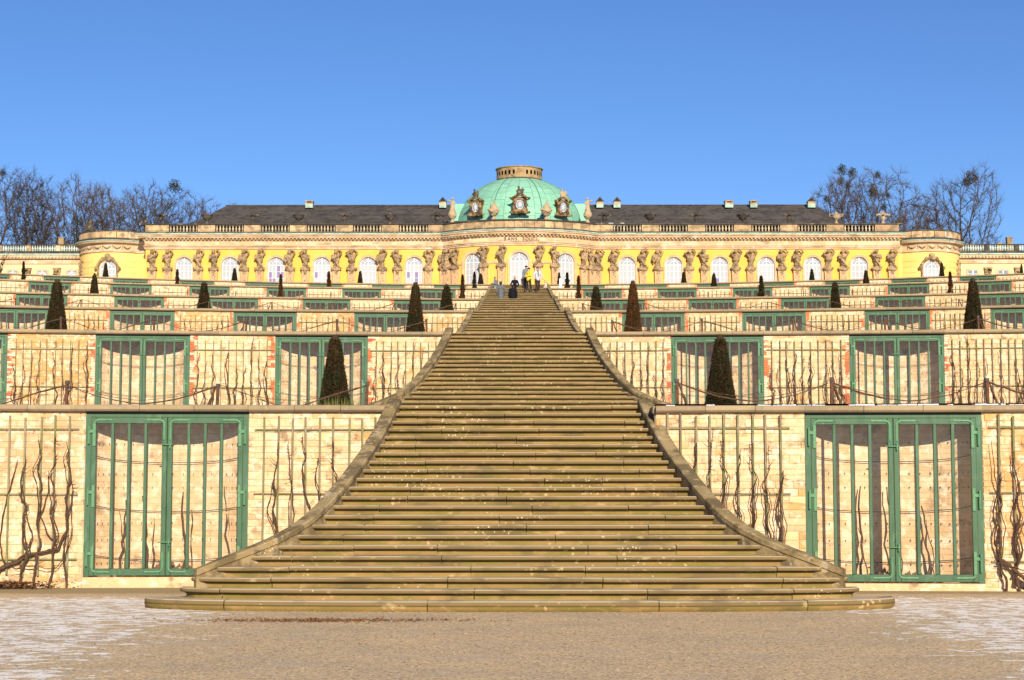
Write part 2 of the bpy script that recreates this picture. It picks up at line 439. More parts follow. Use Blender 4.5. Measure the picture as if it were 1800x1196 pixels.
# ground with snow dusting
def ground_mat():
    m = Mat('gravel_court', (.70,.48,.245), .95, .1)
    m.nz((.58,.415,.23,1), .55, .42,.62,.8, 5)
    m.nz((.78,.54,.25,1), .9, .52,.68,.7, 5)
    m.nz((.20,.17,.14,1), 26, .54,.66,.8, 3)
    m.nz((.62,.52,.40,1), 55, .58,.66,.7, 2)
    v = m.node('ShaderNodeTexVoronoi'); m.link(m.pos, v.inputs['Vector']); v.inputs['Scale'].default_value = 42
    sv = m.node('ShaderNodeSeparateXYZ'); m.link(v.outputs['Color'], sv.inputs[0])
    m.mix(m.math('GREATER_THAN', sv.outputs[0], .80), (.30,.24,.18,1), .75)
    m.mix(m.math('GREATER_THAN', sv.outputs[1], .84), (.80,.62,.40,1), .7)
    m.mix(m.math('GREATER_THAN', sv.outputs[2], .90), (.14,.12,.11,1), .6)
    m.nz((.50,.41,.31,1), 1.7, .52,.66,.45, 6, (.6,1,1))
    geo = m.node('ShaderNodeSeparateXYZ'); m.link(m.pos, geo.inputs[0])
    x, y = geo.outputs[0], geo.outputs[1]
    # snow lies towards both sides of the court, blown thin in the middle
    left = m.ramp(m.math('ADD', x, m.math('MULTIPLY', m.noise(.5,3), 3.0)), -.6, -4.2)
    right = m.ramp(m.math('SUBTRACT', x, m.math('MULTIPLY', m.noise(.5,3), 3.0)), 1.2, 4.6)
    side = m.math('ADD', left, right)
    clear = m.ramp(y, 30.2, 28.6)                  # bare strip along the wall foot
    side = m.math('MULTIPLY', side, clear)
    n1 = m.noise(4.3, 8, .68, (.75,1,1)); n2 = m.noise(.8, 5)
    thr = m.math('ADD', m.math('MULTIPLY', side, .26), m.math('MULTIPLY', n2, .22))
    s = m.ramp(m.math('ADD', n1, thr), .85, .868)
    s = m.math('MULTIPLY', s, m.ramp(side, .08, .35))
    s = m.math('MULTIPLY', s, m.ramp(m.noise(13, 4, .6), .36, .46))
    dust = m.math('MULTIPLY', m.ramp(m.math('ADD', m.noise(9,5), thr), .70, .95), m.math('MULTIPLY', side, .18))
    # bare dirt along the foot of the wall
    dirt = m.ramp(m.math('ADD', y, m.math('MULTIPLY', m.noise(2,4), .8)), 30.2, 30.9)
    m.mix(dirt, (.30,.225,.12,1), .8)
    m.mix(dust, (.80,.68,.54,1))
    m.mix(s, (.95,.88,.80,1), 1.0)
    m.bump(45, .5, .008, 4); m.bump(4, .25, .05)
    m.bumpf(s, .4, .015)
    return m.done()
M['ground'] = ground_mat()
# ================================================================== GROUND, TERRACES
rng = random.Random(7)
TH = 3.3                                        # height of one terrace
YT = [0, 713, 584, 546, 525, 507, 500]
DK = [0] + [(TH*k - EYE)/slope(YT[k]) for k in range(1, 7)]
CURV = .0044
def wy(k, x):                                   # plan line of terrace wall k
    d = DK[k] - CURV*x*x
    if k == 1 and x > 0: d -= 1.0
    return d
mb = MB(); mb.quad((-1500,-300,0),(1500,-300,0),(1500,2500,0),(-1500,2500,0))
structure('ground', mb.mesh('ground', M['ground']), 'gravel court with thin wind-blown snow')
for k in range(1, 7):
    mb = MB(); z = TH*k - .02
    xs = sorted([-90 + 3*i for i in range(61)] + [-2.46, -2.44, 2.44, 2.46])
    for a, b in zip(xs[:-1], xs[1:]):
        ya = wy(k, a)+.12; yb = wy(k, b)+.12
        if max(abs(a), abs(b)) < 2.45: ya = yb = DK[k]+.6
        if k < 6: ya2, yb2 = wy(k+1, a)+.5, wy(k+1, b)+.5
        else: ya2 = yb2 = 800
        mb.quad((a,ya,z),(b,yb,z),(b,yb2,z),(a,ya2,z))
        # earth body below (closes the flanks)
    structure('terrace_ground', mb.mesh('terrace_ground', M['terrace']), f'gravel surface of the {TERR[k]}')
mb = MB()                                        # plateau flanks behind everything
for s in (-1, 1):
    mb.quad((s*90, 25, 0), (s*200, 25, 0), (s*200, 150, 19.7), (s*90, 150, 19.7))
    mb.quad((s*90, 150, 19.7), (s*200, 150, 19.7), (s*200, 800, 19.7), (s*90, 800, 19.7))
structure('hillside', mb.mesh('hillside', M['terrace']))

# ================================================================== STAIRS
NST = 22; RIS = .15
HW = {1:5.62,2:5.09,3:4.92,4:4.44,5:4.03,6:3.67,7:3.42,8:3.24,9:3.10,10:2.99,11:2.90,12:2.80,13:2.72,14:2.64,15:2.56,16:2.50,17:2.43,18:2.38,19:2.33,20:2.29,21:2.25,22:2.21}
PROF = [(.095,-.150),(.095,-.088),(.072,-.082),(.072,-.066),(.045,-.062),(.012,-.058),(0,-.044),(0,-.024),(.008,-.010),(.026,-.002),(.05,0)]
PROF1 = [(.035,-.150),(.014,-.125),(0,-.095),(0,-.03),(.008,-.012),(.026,-.002),(.05,0)]
def flight(k):
    t = .33 if k == 1 else .345
    z0 = TH*(k-1)
    yn = DK[k] + .10
    Y = lambda j: yn - t*(NST-j)
    hw = (lambda j: HW[j]) if k == 1 else (lambda j: {1:5.35,2:5.1,3:4.8}.get(j, HW[j])*.93 if k < 6 else HW[max(j,9)]*1.02)
    base = Vector((0, Y(1), z0))
    names = ['', 'lowest', 'second', 'third', 'fourth', 'fifth', 'topmost']
    st = thing('stone_staircase', f'{names[k]} flight of weathered sandstone steps with curved side curbs' + (', flaring onto the gravel court' if k == 1 else f', rising from the {TERR[k-1]}'), 'stairs', base, 0, 'flights of the great staircase')
    r = random.Random(k*11)
    core = MB()
    for j in range(1, NST+1):
        wide = (k == 1 and j <= 3)
        h = hw(j); yf = Y(j) - base.y; zt = RIS*j
        back = t + .12 if not wide else t+1.5
        if j == NST: back = 1.2
        if wide:
            p = {1:2.7, 2:3.0, 3:4.0}[j]; Rr = {1:1.3, 2:.95, 3:.6}[j]; n = 56; path = []
            for i in range(n+1):
                a = PI*(1 - i/n); c, s_ = math.cos(a), math.sin(a)
                path.append((h*math.copysign(abs(c)**(2/p), c), yf + Rr - Rr*abs(s_)**(2/p)))
            yb = yf + Rr
        else:
            hh = h + .06; n = 14
            path = [(-hh + 2*hh*i/n, yf) for i in range(n+1)]
            yb = yf + back
        # joints
        if k <= 3:
            nj = 4 if h > 3.5 else 3
            cuts = sorted(-h + 2*h*(i + r.uniform(.25,.75))/nj for i in range(nj)) if k < 3 else [r.uniform(-h*.5, h*.5)]
            if k < 3: cuts = cuts[:-1] if r.random() < .4 else cuts
        else: cuts = []
        bounds = [-99] + cuts + [99]
        for a, b in zip(bounds[:-1], bounds[1:]):
            pts = [p_ for p_ in path if a+.012 < p_[0] < b-.012]
            def at(x):
                for q0, q1 in zip(path[:-1], path[1:]):
                    if q0[0] <= x <= q1[0] and q1[0] > q0[0]:
                        f = (x-q0[0])/(q1[0]-q0[0]); return (x, q0[1]*(1-f)+q1[1]*f)
            if a > -90 and at(a+.006): pts = [at(a+.006)] + pts
            if b < 90 and at(b-.006): pts = pts + [at(b-.006)]
            if len(pts) < 2: continue
            m = MB()
            dz = r.uniform(-.004, .004); dy = r.uniform(-.007, .007)
            # worn nosing: gentle dips
            PF = PROF if not (k == 1 and j == 1) else PROF1
            m.sweep([(-o, zt+zz+dz) for o, zz in PF], [(x_, y_+dy) for x_, y_ in pts], closed_prof=False, caps=False)
            npf = len(PF)
            tops = [m.v[i*npf + npf-1] for i in range(len(pts))]
            if wide:
                poly = tops + [(pts[-1][0], yb, zt+dz), (pts[0][0], yb, zt+dz)]
                m.add(poly, [tuple(range(len(poly)))])
            else:
                for q0, q1 in zip(tops[:-1], tops[1:]):
                    m.quad(q0, q1, (q1[0], yb, zt+dz), (q0[0], yb, zt+dz))
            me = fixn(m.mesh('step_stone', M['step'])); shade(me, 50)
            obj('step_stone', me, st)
        e = .09
        if wide: core.box(-h*.45, h*.45, yf+e+.16, yf+1.2, zt-RIS-.001, zt-.012)
        else: core.box(-h-.05, h+.05, yf+e+.03, yf+back-.05, zt-RIS-.001, zt-.012)
    if k == 1: core.box(-2.1, 2.1, yf+e+.5, yf+5.5, -.0, zt-.05)
    obj('stair_core', core.mesh('stair_core', M['curb']), st)
    # curbs
    j0 = 3 if k == 1 else 1
    cw = .18
    for s in (-1, 1):
        pts = []
        jj = list(range(j0, NST+1))
        for j in jj: pts.append((hw(j), Y(j)-base.y, RIS*j))
        if k == 1:
            # bottom end of the curb stands on the third step
            pts[0] = (4.80, Y(3)-base.y+.24, .45)
        # smooth plan
        P = [Vector(p) for p in pts]
        sm = [P[0]]
        for a, b, c in zip(P[:-2], P[1:-1], P[2:]): sm.append((a+b*2+c)/4)
        sm.append(P[-1]); P = sm
        P.append(P[-1] + Vector((0, .22, 0)))
        hts = [.15 if k > 1 else .125]*len(P)
        hts[0] = .12; hts[-1] = hts[-2]-.02
        N = []
        for i in range(len(P)):
            d = P[min(i+1,len(P)-1)] - P[max(i-1,0)]; d.z = 0; d.normalize()
            N.append(Vector((d.y, -d.x, 0)))
        groups = 5 if k <= 2 else 3
        edges = [round(i*(len(P)-1)/groups) for i in range(groups+1)]
        for g in range(groups):
            i0, i1 = edges[g], edges[g+1]
            if i1 <= i0: continue
            m = MB(); ns = 10; vs = []
            for i in range(i0, i1+1):
                p = P[i]; n_ = N[i]; zt = p.z + hts[i]; zb = -.0
                cut = .004 if (i == i0 and g > 0) else 0
                for o, z_ in ((0,zb),(0,zt-.11),(-.025,zt-.09),(-.03,zt-.02),(-.01,zt),(cw+.01,zt),(cw+.03,zt-.02),(cw+.025,zt-.09),(cw,zt-.11),(cw,zb)):
                    q = p + n_*o + (P[min(i+1,len(P)-1)]-p)*cut
                    vs.append((s*q.x, q.y, z_))
            nn = i1-i0+1; fs = []
            for i in range(nn-1):
                for q in range(ns):
                    a = i*ns+q; b = i*ns+(q+1)%ns
                    fs.append((a, b, b+ns, a+ns))
            fs.append(tuple(range(ns))); fs.append(tuple((nn-1)*ns+q for q in range(ns-1,-1,-1)))
            m.add(vs, fs)
            obj('curb_stone', shade(fixn(m.mesh('curb_stone', M['curb'])), 35), st)
    return Y
for k in range(1, 7): flight(k)

# ================================================================== GLAZED DOORS
DW, DH = 2.8, 2.93
def make_door(detail):
    root = obj('glazed_door', None)
    w, h = DW, DH
    m = MB()
    fw = .095
    m.box(-w/2, -w/2+fw, 0, .13, 0, h); m.box(w/2-fw, w/2, 0, .13, 0, h); m.box(-w/2+fw+.002, w/2-fw-.002, .0, .13, h-.05, h-.001)
    obj('door_frame', m.mesh('door_frame', M['green']), root)
    lw = (w-2*fw)/2 - .006
    for s in (-1, 1):
        leaf = obj('door_leaf', None, root, (s*(lw/2+.004), -.012, 0))
        m = MB(); a = lw/2; st = .085
        m.cbox(-a, -a+st, 0, .06, .02, h-.055, .008); m.cbox(a-st, a, 0, .06, .02, h-.055, .008)
        m.cbox(-a+st+.001, a-st-.001, 0.001, .059, .02, .15, .008); m.cbox(-a+st+.001, a-st-.001, 0.001, .059, h-.055-.11, h-.055, .008)
        leaf.name = 'leaf_tmp'
        lm = obj('door_leaf', m.mesh('door_leaf', M['green']), root, leaf.location)
        bpy.data.objects.remove(leaf); leaf = lm
        gx0, gx1 = -a+st, a-st; gz0, gz1 = .15, h-.165
        for i in (1, 2, 3):
            x = gx0 + (gx1-gx0)*i/4
            b = MB(); b.cbox(-.026, .026, -.012, .05, gz0, gz1, .006)
            b2 = SH.get('bar') or b.mesh('glazing_bar', M['green']); SH['bar'] = b2
            obj('glazing_bar', b2, leaf, (x, 0, 0))
        rows = {0: 6, 1: 6, 2: 1}[detail]
        pw = (gx1-gx0)/4; ph = (gz1-gz0)/rows
        key = f'pane{rows}'
        if key not in SH:
            b = MB(); hp_ = ph+.012 if rows > 1 else ph; b.quad((-pw/2,0,0),(pw/2,0,0),(pw/2,0,hp_),(-pw/2,0,hp_)); SH[key] = b.mesh('glass_pane', M['glass'])
        for i in range(4):
            for r_ in range(rows):
                obj('glass_pane', SH[key], leaf, (gx0+pw*(i+.5), .022 + .0055*(r_ % 2), gz0+ph*r_), (rng.uniform(-.004,.004) if rows > 1 else 0, 0, rng.uniform(-.006,.006)))
        # corner straps, hinges, bolts
        def strap(cx, cz, dx, dz):
            b = MB(); L1, L2, t_ = .30, .36, .045
            pts = [(0, L2), (0, .06), (.02, .02), (.06, 0), (L1, 0)]
            for (p0, p1) in zip(pts[:-1], pts[1:]):
                b.tube([(cx+dx*p0[0], -.010, cz+dz*p0[1]), (cx+dx*p1[0], -.010, cz+dz*p1[1])], .017, 6)
            for q in (.1, .22, .34): 
                b.box(cx+dx*q-.008, cx+dx*q+.008, -.042, -.03, cz-.008, cz+.008); b.box(cx-.008, cx+.008, -.042, -.03, cz+dz*q-.008, cz+dz*q+.008)
            for i_, v in enumerate(b.v): b.v[i_] = (v[0], -.010 + (v[1]+.010)*.5, v[2])
            return b
        specs = ((-1,1),(1,1),(-1,-1),(1,-1))
        if detail < 2:
            for (ax, az) in specs:
                b = strap(ax*(a-.05), (h-.105) if az > 0 else .09, -ax, -az)
                obj('corner_strap', b.mesh('corner_strap', M['green_lt']), leaf)
            hs = (.35, 1.45, 2.55) 
            for hz in hs:
                b = MB(); b.tube([(s*(a+.035), -.03, hz-.16), (s*(a+.035), -.03, hz+.16)], .018, 6); b.cbox(min(s*(a-.07), s*(a+.05)), max(s*(a-.07), s*(a+.05)), -.028, -.008, hz+.04, hz+.10, .004)
                b.cbox(min(s*(a-.08), s*(a-.03)), max(s*(a-.08), s*(a-.03)), -.024, -.004, hz-.2, hz+.2, .004)
                obj('hinge', b.mesh('hinge', M['green_lt']), leaf)
            if s > 0:
                for hz in (.62, 2.38):
                    b = MB(); b.tube([(-a-.14, -.035, hz), (-a+.09, -.035, hz)], .012, 6); b.tube([(-a+.05, -.035, hz+.06), (-a+.05, -.045, hz-.07)], .014, 6)
                    obj('bolt', b.mesh('bolt', M['green_lt']), leaf)
        else:
            b = MB()
            for (ax, az) in specs:
                c = strap(ax*(a-.05), (h-.105) if az > 0 else .09, -ax, -az); b.add(c.v, c.f)
            obj('strap_fittings', b.mesh('strap_fittings', M['green_lt']), leaf)
    return root
SH = {}
protos = {}
for d_ in (0, 1, 2):
    protos[d_] = make_door(d_)
bpy.context.view_layer.update()
for d_ in protos: cache(protos[d_])
used_proto = set()
def place_door(detail, loc, rz, sx, sz, label):
    p = protos[detail]
    o = p if detail not in used_proto else copy_tree(p)
    used_proto.add(detail)
    o.location = loc; o.rotation_euler = (0,0,rz); o.scale = (sx, 1, sz)
    tag(o, label, 'door', 'green glazed doors of the terrace niches')
    return o

# ================================================================== TERRACE WALLS
def stone_mesh(i, c=.014):
    r = random.Random(i*7+1)
    m = MB(); g = .006
    jx = lambda: r.uniform(0, .012); 
    m.add([(0,.06,0),(1,.06,0),(1,.06,1),(0,.06,1),
           (.0,.004,.0),(1,.004,0),(1,.004,1),(0,.004,1)], [(0,1,5,4),(1,2,6,5),(2,3,7,6),(3,0,4,7)])
    d = [r.uniform(-.008, .003) for _ in range(4)]
    m.add([(.035,d[0],.09),(.965,d[1],.09),(.965,d[2],.9),(.035,d[3],.9)], [(0,1,2,3)])
    n = len(m.v)-4
    m.f += [(4,5,n+1,n),(5,6,n+2,n+1),(6,7,n+3,n+2),(7,4,n,n+3)]; m.m += [0]*4
    me = m.mesh('stone', M['wash']); 
    return me
STONES = [stone_mesh(i) for i in range(10)]
BR = MB(); BR.cbox(0, 1, 0, .06, 0, 1, .0); 
def brick_mesh():
    m = MB()
    m.add([(0,.06,0),(1,.06,0),(1,.06,1),(0,.06,1),(0,.003,0),(1,.003,0),(1,.003,1),(0,.003,1),(.03,-.004,.08),(.97,-.004,.08),(.97,-.004,.92),(.03,-.004,.92)],
          [(0,1,5,4),(1,2,6,5),(2,3,7,6),(3,0,4,7),(4,5,9,8),(5,6,10,9),(6,7,11,10),(7,4,8,11),(8,9,10,11)])
    return m.mesh('brick', M['brick'])
BRICK = brick_mesh()
COPE = MB(); COPE.extrude_x([(-.13,-.035),(-.12,-.012),(-.10,0),(.42,0),(.42,-.12),(-.09,-.12),(-.115,-.10),(-.13,-.085)], 0, 1)
COPE_ME = shade(fixn(COPE.mesh('coping_stone', M['coping'])), 35)
def layout(x0, x1, z0, z1, ch, sl, r):
    out = []; z = z0
    while z < z1-.03:
        h = min(ch*r.uniform(.8, 1.25), z1-z)
        if z1-z-h < .05: h = z1-z
        x = x0 - r.uniform(0, sl*.6)
        while x < x1:
            l = sl*r.uniform(.55, 1.45)
            a, b = max(x, x0), min(x+l, x1)
            if x1-b < .07: b = x1; l = x1-x+.01
            if b-a > .05: out.append((a, z, b-a-.004, h-.0035))
            x += l
        z += h
    return out
TRE = []   # trellis jobs
ZC = [0]
def build_wall(k, s):
    z0 = TH*(k-1); r = random.Random(k*31+s)
    right1 = (k == 1 and s > 0)
    top = z0 + TH - (.06 if right1 else 0)
    gb = -.05 if right1 else 0.0
    start = 2.42 if k == 1 else 2.12
    xmax = (DK[k]*900/F) + 5.0
    doors = []
    if k == 1: doors = [(4.94, 7.88)] if s < 0 else [(5.04, 8.12)]; xmax = 14
    else:
        i = 0
        while 4.62+5.36*i < xmax: doors.append((4.62+5.36*i, 7.42+5.36*i)); i += 1
        xmax = max(xmax, doors[-1][1]+2.5)
    side = 'left' if s < 0 else 'right'
    wname = ['', 'Lowest', 'Second', 'Third', 'Fourth', 'Fifth', 'Topmost'][k].lower()
    org = Vector((s*start, wy(k, s*start), z0))
    wall = thing('terrace_wall', f'{wname} whitewashed terrace retaining wall with stone coping, {side} of the staircase', 'wall', org, 0, 'terrace retaining walls')
    def pt(x): return Vector((s*x, wy(k, s*x), z0))
    edges = [start]
    for a, b in doors: edges += [a, b]
    edges.append(xmax)
    budget = 300 if k <= 2 else 0
    bbudget = 290 if k == 2 else 0
    stuff = MB(); bstuff = MB()
    jobs = []
    for i in range(len(edges)-1):
        A, B = pt(edges[i]), pt(edges[i+1])
        if s < 0: A, B = B, A                     # A is always the left end
        d = B-A; L = d.length; rz = math.atan2(d.y, d.x)
        isdoor = i % 2 == 1
        loc = A - org
        # coping
        cl = 1.0 if k <= 3 else 1.9
        n = max(1, round(L/cl)); 
        for q in range(n):
            sx_ = L/n - .008
            jit = r.uniform(-.006,.006)
            obj('coping_stone', COPE_ME, wall, loc + Vector((math.cos(rz)*L*q/n, math.sin(rz)*L*q/n, top-z0)) + Vector((0,jit,r.uniform(-.003,.003))), (0,0,rz), (sx_,1,1))
        if not isdoor:
            jobs.append((i, A, L, rz, loc))
            m = MB(); m.box(-.0, L, .012 if k <= 4 else 0, .7, gb, top-z0-.12)
            obj('masonry', m.mesh('masonry', M['wash_base'] if k <= 4 else M['wash_far']), wall, loc, (0,0,rz))
            # plinth of rough footing
            if k == 1:
                m = MB(); n_ = int(L/.3)+1
                for q in range(n_):
                    xa = L*q/n_; xb = L*(q+1)/n_-.01
                    m.cbox(xa, xb, -.05-r.uniform(0,.05), .02, -.02, r.uniform(.02,.10), .02)
                obj('footing', m.mesh('footing', M['wash_base']), wall, loc, (0,0,rz))
        else:
            w_ = L; hd = DH*(1.045 if right1 else 1.0); zb = .13 if right1 else .19
            if k > 1: zb = .14
            hd = top-z0-.12-.05-zb
            # niche
            m = MB(); nn = 20; a_ = w_/2-.09; dep = .72
            cx = L/2; lo, hi = zb-.02, top-z0-.125
            path = [(cx - a_*math.cos(PI*q/nn), .14 + dep*math.sin(PI*q/nn)) for q in range(nn+1)]
            for (p0, p1) in zip(path[:-1], path[1:]):
                m.quad((p0[0],p0[1],lo),(p1[0],p1[1],lo),(p1[0],p1[1],hi),(p0[0],p0[1],hi))
            m.add([(p[0],p[1],hi) for p in path], [tuple(range(nn+1))]); m.add([(p[0],p[1],lo) for p in path], [tuple(range(nn+1))], 1)
            m.box(0, .09, .1, .5, lo, hi); m.box(L-.09, L, .1, .5, lo, hi)
            obj('niche', m.mesh('niche', [M['niche'], M['soil']]), wall, loc, (0,0,rz))
            m = MB(); m.box(0, L, -.06, .35, gb, zb-.005)
            obj('sill', m.mesh('sill', M['wash_base']), wall, loc, (0,0,rz))
            m = MB(); m.box(0, L, .03, .6, top-z0-.17, top-z0-.121)
            obj('lintel', m.mesh('lintel', M['iron']), wall, loc, (0,0,rz))
            # curved training rods and pegged wires inside the niche
            if k <= 3:
                m = MB()
                for hz in (.55, 1.45, 2.35):
                    m.tube([(cx - a_*.97*math.cos(PI*q/nn), .14 + dep*.9*math.sin(PI*q/nn), hz+.05-.14*math.sin(PI*q/nn)) for q in range(nn+1)], .008, 5)
                obj('training_rod', m.mesh('training_rod', M['iron']), wall, loc, (0,0,rz))
                if k <= 2:
                    m = MB()
                    for hz in (.42, .85, 1.15, 1.8, 2.05, 2.6):
                        for q in range(1, 22):
                            t_ = PI*q/22
                            x_, y_ = cx - a_*.97*math.cos(t_), .14+dep*.96*math.sin(t_)
                            m.box(x_-.005, x_+.005, y_-.012, y_+.012, hz-.014, hz+.016)
                    obj('wall_peg', m.mesh('wall_peg', M['iron']), wall, loc, (0,0,rz))['kind'] = 'stuff'
            if k == 1:
                m = MB()
                for q in range(170):
                    x_ = cx + r.uniform(-.9,.9); y_ = .14+r.uniform(.1,.75); z_ = zb + .22*math.exp(-((x_-cx)/.7)**2)*r.uniform(.1,1)
                    e = r.uniform(.02,.05)
                    m.add([(x_-e,y_-e,z_-e),(x_+e,y_-e*.6,z_-e),(x_,y_+e,z_-e),(x_+e*.2,y_,z_+e)], [(0,1,3),(1,2,3),(2,0,3),(0,2,1)])
                obj('soil_heap', m.mesh('soil_heap', M['soil']), wall, loc, (0,0,rz))['kind'] = 'stuff'
            di = (i-1)//2
            C_ = A + Vector((math.cos(rz), math.sin(rz), 0))*(L/2) + Vector((0,0,zb))
            lab = f'green double door of glass panes, {ORD[di+1]} {side} of the stairs in the {wname} terrace wall'
            if k == 1: lab = f'largest green glazed double door on the {side}, at the gravel court'
            place_door(0 if k == 1 else 1 if k == 2 else 2, C_, rz, w_/DW, hd/DH, lab)
    # stones and bricks nearest the stairs first
    for (i, A, L, rz, loc) in jobs:
        zt = top-z0-.125
        ca, sa = math.cos(rz), math.sin(rz)
        def put(me, name, x, z, w_, h_, yy=0.0):
            return obj(name, me, wall, loc + Vector((ca*x - sa*yy, sa*x + ca*yy, z)), (0,0,rz), (w_,1,h_))
        bw = 0
        leftdoor = (i > 0) if s > 0 else (i < len(edges)-2)
        rightdoor = (i < len(edges)-2) if s > 0 else (i > 0)
        jam = []
        if k >= 2:
            rr = random.Random(k*100+i*3+s)
            for sd_, has in ((0, leftdoor), (1, rightdoor)):
                if not has: continue
                z = 0.02; c = 0
                style = rr.random()
                while z < zt-.07:
                    bh = .075 if k <= 2 else .11
                    wd = (.25 if c % 4 < 2 else .13) if k <= 2 else (.28 if c % 4 < 2 else .16)
                    if style < .25 and rr.random() < .5: wd = .12
                    jam.append((sd_, z, wd, bh))
                    x = 0 if sd_ == 0 else L-wd
                    if k == 2 and bbudget > 0:
                        put(BRICK, 'brick', x+.001, z, wd-.008, bh-.008, -.004); bbudget -= 1
                    else:
                        for f_ in [0]:
                            P0 = loc + Vector((ca*x, sa*x, z)); U = Vector((ca, sa, 0)); N_ = Vector((sa, -ca, 0))
                            e = .008
                            a = P0 + U*.002 + N_*e; b = a + U*(wd-.008)
                            c_ = Vector((0,0,bh-.008))
                            bk = -N_*.03
                            bstuff.add([tuple(v) for v in (a,b,b+c_,a+c_,a+bk,b+bk,b+c_+bk,a+c_+bk)], [(0,1,2,3),(0,4,5,1),(1,5,6,2),(2,6,7,3),(3,7,4,0)])
                    z += bh; c += 1
        if k <= 4:
            ch, sl = (.125, .34) if k == 1 else (.165, .36)
            j0 = .13 if (leftdoor and k >= 2) else 0; j1 = L-(.13 if (rightdoor and k >= 2) else 0)
            st = layout(j0, j1, gb+.0, zt, ch, sl, r)
            st2 = []
            for (x, z, w_, h_) in st:
                vis = edges[i] < (DK[k]*900/F) + .3
                if budget > 0 and vis and w_ > .16:
                    put(STONES[r.randrange(10)], 'stone', x, z, w_, h_); budget -= 1
                else:
                    P0 = loc + Vector((ca*x, sa*x, z)); U = Vector((ca, sa, 0)); N_ = Vector((sa, -ca, 0)); Zv = Vector((0,0,1))
                    q = .012; a = P0; b = P0+U*w_; c_ = b+Zv*h_; d_ = a+Zv*h_
                    f0 = N_*.004
                    ins = [P0+U*q+Zv*q, P0+U*(w_-q)+Zv*q, P0+U*(w_-q)+Zv*(h_-q), P0+U*q+Zv*(h_-q)]
                    o_ = N_*r.uniform(.004,.012); bk = -N_*.02
                    stuff.add([tuple(v) for v in [a+bk,b+bk,c_+bk,d_+bk]+[v+o_ for v in ins]], [(0,1,5,4),(1,2,6,5),(2,3,7,6),(3,0,4,7),(4,5,6,7)])
        # trellis job
        vis = edges[i] < xmax-2
        TRE.append((k, s, i//2, A, L, rz, leftdoor, rightdoor))
    if right1:
        m = MB(); m.box(2.40, 2.60, org.y+.03, DK[1]+.35, -.05, top-.13); m.box(2.37, 2.62, org.y+.02, DK[1]+.4, top-.129, top-.002)
        obj('wall_return', m.mesh('wall_return', M['coping']), wall, -org)
    if stuff.v:
        o = obj('stone_courses', stuff.mesh('stone_courses', M['wash']), wall); o['kind'] = 'stuff'
    if bstuff.v:
        o = obj('brick_quoins', bstuff.mesh('brick_quoins', M['brick_far']), wall); o['kind'] = 'stuff'
    return wall
for k in range(1, 7):
    for s in (-1, 1): build_wall(k, s)

# ================================================================== TRELLISES AND VINES
bm_ = MB(); bm_.cbox(-.5, .5, 0, .022, 0, 1, .003)
BATTEN = {}
for kk, wd in ((1, .036), (2, .030), (3, .034)):
    b_ = MB(); b_.cbox(-wd/2, wd/2, 0, .024, 0, 1, .003); BATTEN[kk] = b_.mesh('batten', M['wood'])
b_ = MB(); b_.cbox(0, 1, 0, .022, -.016, .016, .003); RAIL = b_.mesh('rail', M['wood'])
VIN = {}
def vine_mesh(i, fine):
    key = (i, fine)
    if key in VIN: return VIN[key]
    r = random.Random(900+i); m = MB()
    H = r.uniform(2.45, 2.95) if i % 5 else r.uniform(1.9, 2.3)
    n = 34 if fine else 14
    ph = r.uniform(0, 6); fr = r.uniform(1.7, 3.4); am = r.uniform(.03, .06)
    kinks = [(r.uniform(.1,.95), r.uniform(-.05,.05)) for _ in range(6)]
    def px(t):
        v = am*math.sin(ph+fr*t*H) + .018*math.sin(ph*2+fr*3.1*t*H)
        for c, a_ in kinks: v += a_*math.exp(-((t-c)/.045)**2)
        return v
    pts = []; rad = []
    r0 = r.uniform(.015, .027)
    for q in range(n+1):
        t = q/n
        pts.append((px(t) + r.uniform(-.007,.007), -.035 + .02*math.sin(5*t+ph), t*H))
        knot = r.uniform(1.5, 2.1) if r.random() < .18 else 1
        rad.append(max(.006, r0*(1-.62*t)*r.uniform(.72, 1.2)*knot))
    m.tube(pts, rad, 6 if fine else 4)
    for c_ in range((1 + i % 2) if fine else 1):            # thinner canes twining round the stem
        a = r.uniform(.0, .45); b = min(1.0, a+r.uniform(.35, .6)); sg = 1 if (i+c_) % 2 else -1; w_ = r.uniform(.05,.10); pts2 = []
        k2 = n//2
        for q in range(k2+1):
            u = q/k2; t = a+(b-a)*u
            pts2.append((px(t) + w_*math.sin(PI*u)*sg + .02*math.sin(9*u+ph) + r.uniform(-.005,.005), -.05, t*H))
        m.tube(pts2, [.009*(1.2-.6*q/k2) for q in range(k2+1)] if fine else .010, 4)
    for q in range(22 if fine else 4):                      # spurs, peeling bark and tendrils
        t = r.uniform(.08, 1.0); b = Vector((px(t), -.04, t*H)); d = Vector((r.uniform(-1,1), -r.uniform(0,.5), r.uniform(-.3,1))).normalized()
        L = r.uniform(.025, .075) if q % 5 else r.uniform(.12,.22)
        m.tube([b, b+d*L*.5, b+d*L+Vector((0,0,.02))], [.008,.005,.002], 3)
    me = shade(m.mesh('grapevine', M['vine']), 60)
    VIN[key] = me
    return me
vr = random.Random(5)
posn = {1:'lowest terrace wall', 2:'second terrace wall', 3:'third terrace wall', 4:'fourth terrace wall', 5:'fifth terrace wall', 6:'topmost terrace wall'}
